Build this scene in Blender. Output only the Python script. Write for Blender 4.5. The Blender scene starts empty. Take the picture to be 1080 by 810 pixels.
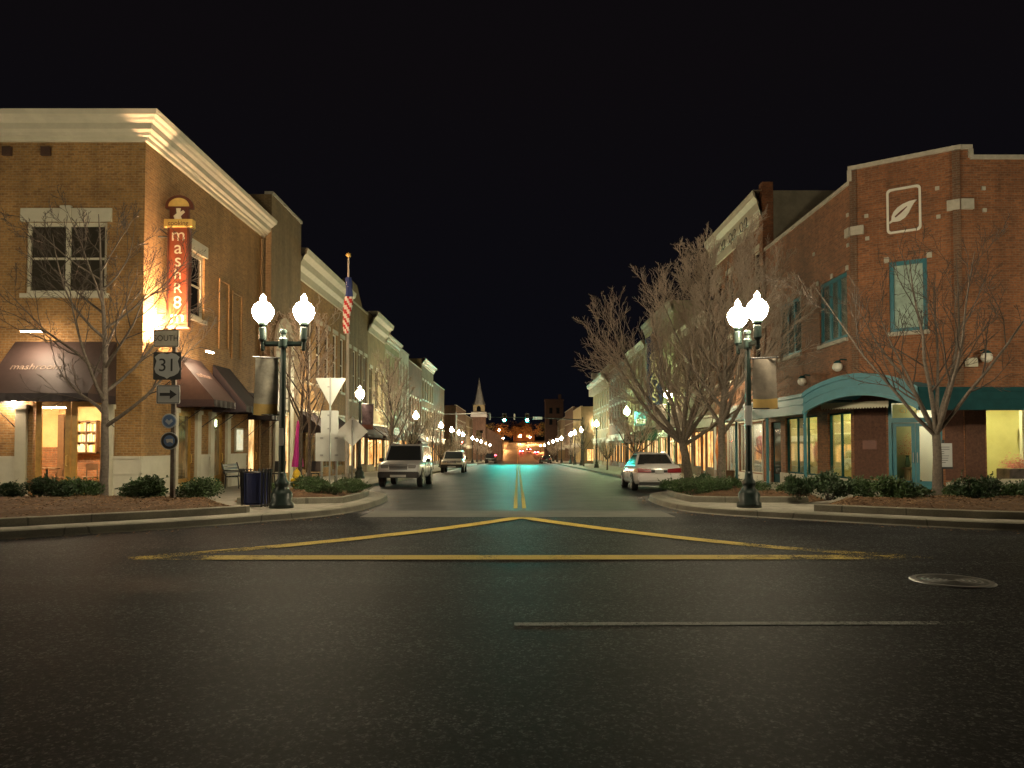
import bpy, bmesh, math, random
from mathutils import Vector, Matrix
R = math.radians
rnd = random.Random(7)
scene = bpy.context.scene
col = scene.collection

# ------------------------------------------------------------------ camera, night sky, exposure
EYE, TILT, FPX, CX, CY = 1.55, R(1.8), 780.0, 546.0, 445.5
cam_d = bpy.data.cameras.new('camera')
cam_d.sensor_fit = 'HORIZONTAL'; cam_d.sensor_width = 36.0; cam_d.lens = FPX / 1080 * 36
cam_d.shift_x = -(CX - 540) / 1080; cam_d.shift_y = (CY - 405) / 1080
cam_d.clip_start = 0.1; cam_d.clip_end = 3000
cam = bpy.data.objects.new('camera', cam_d); col.objects.link(cam)
cam.location = (0, 0, EYE); cam.rotation_euler = (R(90) + TILT, 0, 0)
scene.camera = cam

world = bpy.data.worlds.new('World'); scene.world = world; world.use_nodes = True
wn = world.node_tree.nodes; wl = world.node_tree.links; wn.clear()
wo = wn.new('ShaderNodeOutputWorld'); wb = wn.new('ShaderNodeBackground')
wtc = wn.new('ShaderNodeTexCoord'); wsep = wn.new('ShaderNodeSeparateXYZ'); wr = wn.new('ShaderNodeValToRGB')
wl.new(wtc.outputs['Generated'], wsep.inputs[0]); wl.new(wsep.outputs['Z'], wr.inputs[0])
wr.color_ramp.elements[0].position = 0.0; wr.color_ramp.elements[0].color = (0.0022, 0.0026, 0.0045, 1)
wr.color_ramp.elements[1].position = 0.45; wr.color_ramp.elements[1].color = (0.0034, 0.0027, 0.0034, 1)
wl.new(wr.outputs[0], wb.inputs['Color']); wb.inputs['Strength'].default_value = 1.0
wl.new(wb.outputs[0], wo.inputs[0])

scene.render.engine = 'CYCLES'
scene.view_settings.view_transform = 'Standard'; scene.view_settings.look = 'None'
scene.view_settings.exposure = 0.2; scene.view_settings.gamma = 1.0
scene.view_settings.use_curve_mapping = False
cy = scene.cycles
cy.use_denoising = True; cy.max_bounces = 6; cy.diffuse_bounces = 3; cy.glossy_bounces = 3
cy.transmission_bounces = 4; cy.transparent_max_bounces = 12
cy.sample_clamp_indirect = 4.0; cy.sample_clamp_direct = 0.0; cy.use_light_tree = True
cy.caustics_reflective = False; cy.caustics_refractive = False

GLOBE_W = 260.0      # radiance of a street-lamp globe

def at(px, py, Y):
    dx = (px - CX) / FPX; dy = (CY - py) / FPX
    s = Y / (math.cos(TILT) - dy * math.sin(TILT))
    return Vector((dx * s, Y, EYE + s * (math.sin(TILT) + dy * math.cos(TILT))))

_prof = [(-400, 0), (15, 0), (19, -0.03), (130, -1.60), (235, -3.08), (255, -3.2), (275, -3.0), (330, -1.75), (420, 1.1), (540, 5.2), (2000, 12)]
def zr(y):
    for (a, za), (b, zb) in zip(_prof, _prof[1:]):
        if y <= b:
            return za + (zb - za) * (max(y, a) - a) / (b - a)
    return _prof[-1][1]
def zs(y): return zr(y) + 0.15     # sidewalk level

# ------------------------------------------------------------------ materials
MATS = {}
def _new(name):
    m = bpy.data.materials.new(name); m.use_nodes = True
    nt = m.node_tree; nt.nodes.clear()
    out = nt.nodes.new('ShaderNodeOutputMaterial')
    MATS[name] = m
    return m, nt, out
def _pos(nt):
    return nt.nodes.new('ShaderNodeNewGeometry').outputs['Position']
def _noise(nt, vec, scale, detail=4, rough=0.6):
    n = nt.nodes.new('ShaderNodeTexNoise'); n.inputs['Scale'].default_value = scale
    n.inputs['Detail'].default_value = detail; n.inputs['Roughness'].default_value = rough
    nt.links.new(vec, n.inputs['Vector']); return n.outputs['Fac']
def _ramp(nt, fac, stops):
    r = nt.nodes.new('ShaderNodeValToRGB'); e = r.color_ramp.elements
    e[0].position, e[0].color = stops[0][0], (*stops[0][1], 1)
    e[1].position, e[1].color = stops[-1][0], (*stops[-1][1], 1)
    for p, c in stops[1:-1]:
        x = e.new(p); x.color = (*c, 1)
    nt.links.new(fac, r.inputs[0]); return r.outputs[0]
def _mix(nt, fac, a, b, mode='MIX'):
    m = nt.nodes.new('ShaderNodeMix'); m.data_type = 'RGBA'; m.blend_type = mode
    for sock, v in ((m.inputs['Factor'], fac), (m.inputs['A'], a), (m.inputs['B'], b)):
        if isinstance(v, (int, float)): sock.default_value = v
        elif isinstance(v, tuple): sock.default_value = (*v, 1)
        else: nt.links.new(v, sock)
    for s in m.outputs:
        if s.type == 'RGBA': return s
def _mathn(nt, op, a, b=0.0):
    m = nt.nodes.new('ShaderNodeMath'); m.operation = op
    for k, v in ((0, a), (1, b)):
        if isinstance(v, (int, float)): m.inputs[k].default_value = v
        else: nt.links.new(v, m.inputs[k])
    return m.outputs[0]
def _bump(nt, h, strength, dist):
    b = nt.nodes.new('ShaderNodeBump'); b.inputs['Strength'].default_value = strength
    b.inputs['Distance'].default_value = dist; nt.links.new(h, b.inputs['Height']); return b.outputs[0]
def sc(c, k): return tuple(min(1, x * k) for x in c)

def plain(name, c, rough=0.6, metal=0.0, var=0.25, scale=3.0, bump=0.0, bscale=60, coat=0.0, spec=0.5):
    m, nt, out = _new(name)
    p = nt.nodes.new('ShaderNodeBsdfPrincipled'); nt.links.new(p.outputs[0], out.inputs[0])
    v = _pos(nt)
    n1 = _noise(nt, v, scale, 5, .65)
    colr = _ramp(nt, n1, [(0.3, sc(c, 1 - var)), (0.7, sc(c, 1 + var * .7))])
    nt.links.new(colr, p.inputs['Base Color'])
    p.inputs['Roughness'].default_value = rough; p.inputs['Metallic'].default_value = metal
    p.inputs['Coat Weight'].default_value = coat; p.inputs['Specular IOR Level'].default_value = spec
    if bump:
        nt.links.new(_bump(nt, _noise(nt, v, bscale, 3), bump, 0.01), p.inputs['Normal'])
    return m

def emit(name, c, strength):
    m, nt, out = _new(name)
    e = nt.nodes.new('ShaderNodeEmission'); e.inputs[0].default_value = (*c, 1); e.inputs[1].default_value = strength
    nt.links.new(e.outputs[0], out.inputs[0]); return m

def _wall_uv(nt):
    g = nt.nodes.new('ShaderNodeNewGeometry')
    cr = nt.nodes.new('ShaderNodeVectorMath'); cr.operation = 'CROSS_PRODUCT'; cr.inputs[0].default_value = (0, 0, 1)
    nt.links.new(g.outputs['True Normal'], cr.inputs[1])
    d = nt.nodes.new('ShaderNodeVectorMath'); d.operation = 'DOT_PRODUCT'
    nt.links.new(cr.outputs[0], d.inputs[0]); nt.links.new(g.outputs['Position'], d.inputs[1])
    sp = nt.nodes.new('ShaderNodeSeparateXYZ'); nt.links.new(g.outputs['Position'], sp.inputs[0])
    cb = nt.nodes.new('ShaderNodeCombineXYZ')
    nt.links.new(d.outputs['Value'], cb.inputs[0]); nt.links.new(sp.outputs['Z'], cb.inputs[1])
    return cb.outputs[0], g.outputs['Position']

def brick(name, c1, c2, mortar, rough=0.85, bw=0.215, bh=0.075):
    m, nt, out = _new(name)
    p = nt.nodes.new('ShaderNodeBsdfPrincipled'); nt.links.new(p.outputs[0], out.inputs[0])
    uv, pos = _wall_uv(nt)
    b = nt.nodes.new('ShaderNodeTexBrick'); nt.links.new(uv, b.inputs['Vector'])
    b.inputs['Color1'].default_value = (*c1, 1); b.inputs['Color2'].default_value = (*c2, 1); b.inputs['Mortar'].default_value = (*mortar, 1)
    b.inputs['Scale'].default_value = 1.0; b.inputs['Brick Width'].default_value = bw; b.inputs['Row Height'].default_value = bh
    b.inputs['Mortar Size'].default_value = 0.011; b.inputs['Mortar Smooth'].default_value = 0.15; b.inputs['Bias'].default_value = -0.1
    big = _ramp(nt, _noise(nt, pos, 0.7, 5, .7), [(0.3, (.72, .72, .72)), (0.75, (1.2, 1.18, 1.15))])
    c = _mix(nt, 1.0, b.outputs['Color'], big, 'MULTIPLY')
    mps = nt.nodes.new('ShaderNodeMapping'); mps.inputs['Scale'].default_value = (1.6, 1.6, .12); nt.links.new(pos, mps.inputs[0])
    c = _mix(nt, 1.0, c, _ramp(nt, _noise(nt, mps.outputs[0], 1.0, 4, .7), [(0.34, (.80, .80, .80)), (0.52, (1, 1, 1)), (0.75, (1.12, 1.1, 1.06))]), 'MULTIPLY')
    fine = _ramp(nt, _noise(nt, pos, 14, 3), [(0.3, (.75, .75, .75)), (0.7, (1.15, 1.15, 1.15))])
    c = _mix(nt, 1.0, c, fine, 'MULTIPLY')
    nt.links.new(c, p.inputs['Base Color']); p.inputs['Roughness'].default_value = rough
    inv = _mathn(nt, 'SUBTRACT', 1.0, b.outputs['Fac'])
    nt.links.new(_bump(nt, inv, 0.6, 0.012), p.inputs['Normal'])
    return m

def glass(name, tint=(0.9, 0.95, 0.92), gloss=0.12):
    m, nt, out = _new(name)
    t = nt.nodes.new('ShaderNodeBsdfTransparent'); t.inputs[0].default_value = (*tint, 1)
    g = nt.nodes.new('ShaderNodeBsdfGlossy'); g.inputs['Roughness'].default_value = 0.03
    lw = nt.nodes.new('ShaderNodeLayerWeight'); lw.inputs[0].default_value = 0.25
    f = _mathn(nt, 'MINIMUM', _mathn(nt, 'MULTIPLY', lw.outputs['Fresnel'], 0.8), 0.6)
    mx = nt.nodes.new('ShaderNodeMixShader'); nt.links.new(f, mx.inputs[0])
    nt.links.new(t.outputs[0], mx.inputs[1]); nt.links.new(g.outputs[0], mx.inputs[2])
    nt.links.new(mx.outputs[0], out.inputs[0]); return m

def shoplight(name, stops, strength, scale=1.1):
    """a lit shop window seen from far off: goods and lamps behind the pane as upright patches"""
    m, nt, out = _new(name)
    uv, pos = _wall_uv(nt)
    mp = nt.nodes.new('ShaderNodeMapping'); mp.inputs['Scale'].default_value = (1.0, 0.35, 1); nt.links.new(uv, mp.inputs[0])
    n = _noise(nt, mp.outputs[0], scale * 2.2, 4, .7)
    c = _ramp(nt, n, stops)
    e = nt.nodes.new('ShaderNodeEmission'); nt.links.new(c, e.inputs[0]); e.inputs[1].default_value = strength
    g = nt.nodes.new('ShaderNodeBsdfGlossy'); g.inputs['Roughness'].default_value = 0.05; g.inputs[0].default_value = (.08, .08, .08, 1)
    ad = nt.nodes.new('ShaderNodeAddShader'); nt.links.new(e.outputs[0], ad.inputs[0]); nt.links.new(g.outputs[0], ad.inputs[1])
    nt.links.new(ad.outputs[0], out.inputs[0]); return m

def asphalt(name):
    m, nt, out = _new(name)
    p = nt.nodes.new('ShaderNodeBsdfPrincipled'); nt.links.new(p.outputs[0], out.inputs[0])
    v = _pos(nt)
    sp = nt.nodes.new('ShaderNodeSeparateXYZ'); nt.links.new(v, sp.inputs[0])
    g1 = _noise(nt, v, 90, 3, .8); g2 = _noise(nt, v, 26, 3, .8)
    def cells(scale):
        n = nt.nodes.new('ShaderNodeTexVoronoi'); n.inputs['Scale'].default_value = scale; nt.links.new(v, n.inputs['Vector'])
        s_ = nt.nodes.new('ShaderNodeSeparateColor'); nt.links.new(n.outputs['Color'], s_.inputs[0]); return s_.outputs[0]
    stones = _mathn(nt, 'ADD', _mathn(nt, 'MULTIPLY', cells(95), .5), _mathn(nt, 'MULTIPLY', cells(42), .5))
    grain = _mathn(nt, 'ADD', _mathn(nt, 'MULTIPLY', stones, .72), _mathn(nt, 'MULTIPLY', g2, .28))
    patch = _noise(nt, v, 0.9, 5, .65)
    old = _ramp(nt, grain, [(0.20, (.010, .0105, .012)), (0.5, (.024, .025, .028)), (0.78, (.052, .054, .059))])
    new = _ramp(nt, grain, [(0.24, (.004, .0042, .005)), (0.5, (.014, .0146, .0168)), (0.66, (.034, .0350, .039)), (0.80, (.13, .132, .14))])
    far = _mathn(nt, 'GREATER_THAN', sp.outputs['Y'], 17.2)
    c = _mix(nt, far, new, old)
    pr = _ramp(nt, patch, [(0.28, (.65, .65, .65)), (0.72, (1.3, 1.3, 1.28))])
    c = _mix(nt, 1.0, c, pr, 'MULTIPLY')
    # tyre wear running along the cross street and along the main street
    mp = nt.nodes.new('ShaderNodeMapping'); mp.inputs['Scale'].default_value = (0.03, 1.1, 1); nt.links.new(v, mp.inputs[0])
    w1 = _noise(nt, mp.outputs[0], 1.0, 3)
    mp2 = nt.nodes.new('ShaderNodeMapping'); mp2.inputs['Scale'].default_value = (1.0, 0.03, 1); nt.links.new(v, mp2.inputs[0])
    w2 = _noise(nt, mp2.outputs[0], 1.0, 3)
    w = _mix(nt, far, w1, w2)
    wr_ = _ramp(nt, w, [(0.35, (.78, .78, .78)), (0.65, (1.2, 1.2, 1.2))])
    c = _mix(nt, 1.0, c, wr_, 'MULTIPLY')
    # thin sealed cracks and pale scuffs
    vo = nt.nodes.new('ShaderNodeTexVoronoi'); vo.feature = 'DISTANCE_TO_EDGE'; vo.inputs['Scale'].default_value = 0.28
    wob = nt.nodes.new('ShaderNodeVectorMath'); wob.operation = 'ADD'
    nz = nt.nodes.new('ShaderNodeTexNoise'); nz.inputs['Scale'].default_value = 1.5; nt.links.new(v, nz.inputs['Vector'])
    nt.links.new(v, wob.inputs[0]); nt.links.new(nz.outputs['Color'], wob.inputs[1]); nt.links.new(wob.outputs[0], vo.inputs['Vector'])
    cr = _mathn(nt, 'LESS_THAN', vo.outputs['Distance'], 0.004)
    crm = _mathn(nt, 'MULTIPLY', cr, _mathn(nt, 'GREATER_THAN', _noise(nt, v, 0.35, 2), 0.56))
    c = _mix(nt, _mathn(nt, 'MULTIPLY', crm, .7), c, (.012, .012, .012))
    nt.links.new(c, p.inputs['Base Color'])
    rg = _ramp(nt, patch, [(0.3, (.50, .50, .50)), (0.7, (.64, .64, .64))])
    rgf = _mix(nt, far, (.62, .62, .62), rg)
    nt.links.new(rgf, p.inputs['Roughness'])
    nt.links.new(_mathn(nt, 'MULTIPLY_ADD', far, .10), p.inputs['Specular IOR Level']); [l for l in nt.links if l.to_socket == p.inputs['Specular IOR Level']][0].from_node.inputs[2].default_value = .025
    bp = _bump(nt, grain, 0.35, 0.008); nt.links.new(bp, p.inputs['Normal'])
    st_ = _mathn(nt, 'MULTIPLY', _mathn(nt, 'SUBTRACT', 1.15, far), .32); nt.links.new(st_, bp.node.inputs['Strength'])
    return m

def paint_line(name, c, wear=0.5):
    m, nt, out = _new(name)
    p = nt.nodes.new('ShaderNodeBsdfPrincipled'); nt.links.new(p.outputs[0], out.inputs[0])
    v = _pos(nt)
    n = _noise(nt, v, 55, 4, .8); n2 = _noise(nt, v, 2.0, 3)
    f = _mathn(nt, 'ADD', _mathn(nt, 'MULTIPLY', n, .75), _mathn(nt, 'MULTIPLY', n2, .35))
    cc = _ramp(nt, f, [(0.34, sc(c, .25)), (0.34 + wear * .35, c), (0.8, sc(c, 1.08))])
    nt.links.new(cc, p.inputs['Base Color']); p.inputs['Roughness'].default_value = .8; p.inputs['Specular IOR Level'].default_value = .15
    sx = nt.nodes.new('ShaderNodeSeparateXYZ'); nt.links.new(v, sx.inputs[0])
    ends = _mathn(nt, 'MULTIPLY', _mathn(nt, 'MAXIMUM', _mathn(nt, 'SUBTRACT', _mathn(nt, 'ABSOLUTE', sx.outputs['X']), 2.6), 0.0), .055)
    w1 = _mathn(nt, 'ADD', _mathn(nt, 'MULTIPLY', _noise(nt, v, 38, 4, .85), .62), _mathn(nt, 'MULTIPLY', _noise(nt, v, 1.7, 4, .7), .38))
    keep = _mathn(nt, 'GREATER_THAN', w1, _mathn(nt, 'ADD', ends, .36 + wear * .11))
    tr = nt.nodes.new('ShaderNodeBsdfTransparent'); mx = nt.nodes.new('ShaderNodeMixShader')
    nt.links.new(keep, mx.inputs[0]); nt.links.new(tr.outputs[0], mx.inputs[1]); nt.links.new(p.outputs[0], mx.inputs[2]); nt.links.new(mx.outputs[0], out.inputs[0])
    nt.links.new(_bump(nt, n, .4, .006), p.inputs['Normal'])
    return m

def concrete(name, c, joints=None, rough=.8):
    m, nt, out = _new(name)
    p = nt.nodes.new('ShaderNodeBsdfPrincipled'); nt.links.new(p.outputs[0], out.inputs[0])
    v = _pos(nt)
    a = _ramp(nt, _noise(nt, v, 1.2, 6, .7), [(0.3, sc(c, .62)), (0.7, sc(c, 1.15))])
    b = _ramp(nt, _noise(nt, v, 45, 3), [(0.3, (.8, .8, .8)), (0.7, (1.12, 1.12, 1.12))])
    cc = _mix(nt, 1.0, a, b, 'MULTIPLY')
    if joints:
        bk = nt.nodes.new('ShaderNodeTexBrick'); nt.links.new(v, bk.inputs['Vector'])
        bk.offset = 0.0
        bk.inputs['Scale'].default_value = 1; bk.inputs['Brick Width'].default_value = joints; bk.inputs['Row Height'].default_value = joints
        bk.inputs['Mortar Size'].default_value = .012; bk.inputs['Mortar Smooth'].default_value = .2
        cc = _mix(nt, _mathn(nt, 'MULTIPLY', bk.outputs['Fac'], .65), cc, sc(c, .25))
    nt.links.new(cc, p.inputs['Base Color']); p.inputs['Roughness'].default_value = rough
    nt.links.new(_bump(nt, _noise(nt, v, 60, 3), .3, .006), p.inputs['Normal'])
    return m

M = MATS
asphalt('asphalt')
concrete('concrete', (.30, .28, .235), 1.5)
concrete('kerb_concrete', (.23, .215, .17), 2.6)
concrete('strip_concrete', (.105, .102, .09))
paint_line('yellow_paint', (.56, .42, .085), .5)
paint_line('faded_white', (.34, .34, .32), .8)
plain('mulch', (.085, .042, .017), .95, var=.6, scale=22, bump=1.0, bscale=40)
plain('mulch_chip', (.20, .115, .055), .95, var=.8, scale=9)
brick('tan_brick', (.37, .20, .065), (.25, .125, .042), (.33, .23, .12))
brick('dim_tan_brick', (.25, .17, .085), (.19, .125, .06), (.27, .21, .13))
brick('red_brick', (.34, .132, .056), (.18, .075, .036), (.25, .15, .095))
brick('brown_brick', (.20, .10, .055), (.14, .07, .04), (.2, .15, .11))
plain('plum_brick', (.10, .045, .03), .85, var=.4, scale=14)
plain('cream_trim', (.50, .47, .37), .6, var=.12, scale=2)
plain('stone_trim', (.46, .43, .36), .75, var=.2, scale=5, bump=.2)
plain('base_panel', (.56, .53, .44), .6, var=.1, scale=2)
plain('grey_plaster', (.22, .21, .16), .85, var=.35, scale=1.3, bump=.2)
plain('olive_stucco', (.31, .25, .14), .85, var=.25, scale=1.5, bump=.2)
plain('green_and_lit_stucco', (.38, .40, .25), .85, var=.25, scale=1.5)  # green lamplight on the right block is put into this wall colour
plain('grey_stucco', (.34, .33, .28), .85, var=.25, scale=1.5)
plain('white_stucco', (.55, .54, .47), .8, var=.2, scale=1.5)
plain('yellow_stucco', (.55, .45, .24), .8, var=.2, scale=1.5)
plain('roof_tar', (.03, .03, .03), .9)
plain('white_paint', (.72, .70, .62), .5, var=.08)
plain('yellow_wood', (.42, .24, .05), .45, var=.3, scale=6)
plain('dark_wood', (.12, .06, .03), .5, var=.3, scale=6)
plain('teal_metal', (.030, .165, .215), .45, var=.15, scale=4)
plain('dark_teal', (.008, .055, .065), .7, var=.2, scale=4, spec=.12)
plain('green_metal', (.014, .026, .023), .4, var=.2, scale=8)
plain('black_metal', (.018, .018, .02), .4, var=.2)
plain('grey_metal', (.35, .35, .34), .4, .8, var=.1)
plain('sign_back', (.62, .63, .60), .38, .35, var=.08)
plain('sign_white', (.50, .50, .48), .4, var=.05)
plain('sign_silver', (.42, .43, .44), .4, var=.05)
plain('sign_black', (.02, .02, .022), .5, var=.05)
plain('sign_blue', (.10, .17, .33), .4, var=.05)
plain('sign_pale_blue', (.42, .47, .55), .4, var=.05)
plain('sign_red', (.34, .075, .028), .5, var=.15, scale=6)
plain('sign_gold', (.70, .46, .13), .5, var=.15, scale=9)
plain('sign_brown', (.13, .04, .025), .5, var=.2)
plain('awning_letter', (.36, .27, .21), .7, var=.5, scale=12)
plain('pale_bark', (.20, .165, .135), .85, var=.45, scale=14, bump=.6, bscale=40)
plain('dark_brick', (.06, .03, .02), .9)
plain('cream_letter', (.80, .66, .46), .5, var=.1)
plain('navy', (.03, .035, .10), .5, var=.15)
plain('awning_brown', (.055, .034, .030), .6, var=.15, scale=8)
plain('awning_dark', (.03, .02, .025), .7, var=.2)
plain('awning_green', (.02, .09, .06), .7, var=.2)
plain('awning_red', (.22, .03, .02), .7, var=.2)
plain('awning_tan', (.38, .30, .20), .7, var=.2)
plain('awning_white', (.6, .6, .56), .7, var=.1)
plain('bark', (.115, .092, .075), .85, var=.45, scale=14, bump=.6, bscale=40)
plain('twig', (.44, .36, .295), .8, var=.35, scale=8)
plain('dark_twig', (.06, .045, .037), .8, var=.35, scale=8)
plain('leaf', (.045, .085, .026), .45, var=.55, scale=10)
plain('dark_leaf', (.028, .06, .02), .5, var=.5, scale=10)
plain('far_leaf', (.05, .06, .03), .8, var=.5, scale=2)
plain('orange_lit_leaf', (.20, .12, .05), .8, var=.5, scale=1.5)  # orange lamplight is painted into this leaf colour
plain('tyre', (.012, .012, .012), .75, var=.1)
plain('rim', (.45, .45, .46), .3, .9, var=.05)
plain('silver_car', (.55, .57, .60), .38, .1, var=.02, coat=.15)
plain('white_car', (.74, .71, .70), .3, 0, var=.02, coat=.6)
plain('pale_car', (.50, .46, .42), .3, .3, var=.02, coat=.6)
plain('black_car', (.015, .016, .02), .2, 0, var=.02, coat=.8)
plain('red_car', (.12, .012, .012), .25, 0, var=.02, coat=.8)
plain('car_glass', (.028, .032, .036), .10, 0, var=.0, coat=.5)
plain('car_trim', (.02, .02, .022), .55, var=.1)
plain('lamp_clear', (.55, .55, .55), .12, .6, var=.05, coat=1)
plain('lamp_red', (.25, .015, .02), .2, 0, var=.05, coat=1)
plain('hydrant_yellow', (.72, .46, .02), .45, var=.1)
plain('can_blue', (.035, .05, .17), .45, var=.15)
plain('magenta', (.80, .035, .42), .6, var=.1)
plain('flag_red', (.45, .03, .035), .8, var=.1)
plain('flag_white', (.68, .65, .6), .8, var=.1)
plain('flag_blue', (.03, .05, .2), .8, var=.1)
plain('banner_pale', (.42, .39, .33), .8, var=.45, scale=3)
plain('banner_tan', (.20, .17, .14), .8, var=.45, scale=3)
plain('banner_dark', (.12, .08, .10), .8, var=.6, scale=4)
plain('banner_gold', (.55, .37, .12), .7, var=.2)
plain('copper', (.42, .14, .035), .45, var=.35, scale=3)
plain('curtain', (.70, .74, .74), .8, var=.25, scale=5)
plain('drape', (.05, .03, .022), .8, var=.3, scale=5)
plain('dark_glass', (.012, .013, .014), .05, 0, var=.2, spec=.6)
plain('shop_wall', (.54, .50, .24), .8, var=.15, scale=1.2)
plain('shop_white', (.75, .72, .66), .8, var=.1, scale=1.2)
plain('shop_floor', (.28, .17, .08), .4, var=.25, scale=4)
plain('parlour_wall', (.62, .40, .20), .8, var=.15)
plain('purple_cloth', (.13, .10, .42), .8, var=.2)
plain('pink_cloth', (.55, .16, .18), .8, var=.3)
plain('iron_cover', (.03, .03, .03), .6, .2, var=.35, scale=20)
plain('iron_ring', (.10, .098, .095), .5, .2, var=.3, scale=8)
glass('shop_glass')
emit('globe_light', (1.0, .84, .54), GLOBE_W)
emit('green_globe_light', (.78, 1.0, .45), GLOBE_W * 1.6)
emit('single_globe_light', (1.0, .81, .50), GLOBE_W * 1.6)
emit('far_globe_light', (1.0, .80, .48), GLOBE_W * 1.6)
emit('orange_globe_light', (1.0, .42, .13), 7000)
emit('tube_light', (1.0, .74, .50), 260)
emit('up_light', (1.0, .57, .30), 2700)
emit('shop_lamp', (1.0, .84, .42), 60)
emit('shop_lamp_white', (1.0, .86, .62), 60)
emit('parlour_lamp', (1.0, .72, .38), 70)
emit('green_lens', (.02, 1.0, .80), 7000)
emit('red_lens', (1.0, .03, .02), 300)
emit('flood_light', (1.0, .75, .55), 1300)
emit('amber_off', (.012, .006, .0), 1)
emit('tail_light', (1.0, .02, .03), 1200)
emit('head_lamp', (1.0, .85, .6), 25)
shoplight('lit_warm', [(0.3, (.10, .04, .01)), (0.45, (.62, .34, .12)), (0.6, (.95, .66, .30)), (0.75, (.30, .10, .05))], 1.6)
shoplight('lit_orange', [(0.3, (.10, .03, .01)), (0.45, (.75, .30, .07)), (0.6, (.98, .60, .22)), (0.75, (.35, .08, .06))], 1.6)
shoplight('lit_dim', [(0.35, (.01, .007, .003)), (0.55, (.10, .06, .02)), (0.75, (.32, .20, .08))], .8)
shoplight('lit_menu', [(0.35, (.75, .60, .25)), (0.5, (.85, .8, .55)), (0.75, (.45, .55, .35))], .8, 3)

# ------------------------------------------------------------------ mesh building
class Fr:
    """a vertical plane: u runs along it, z up, d outward"""
    def __init__(s, ox, oy, ux, uy):
        l = math.hypot(ux, uy); s.ox, s.oy, s.ux, s.uy = ox, oy, ux / l, uy / l; s.nx, s.ny = s.uy, -s.ux
    def p(s, u, z, d=0.0):
        return Vector((s.ox + s.ux * u + s.nx * d, s.oy + s.uy * u + s.ny * d, z))

ROOT = {}     # root location of every thing (children carry geometry relative to it)
def root_of(o):
    while o.parent: o = o.parent
    return o

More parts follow.
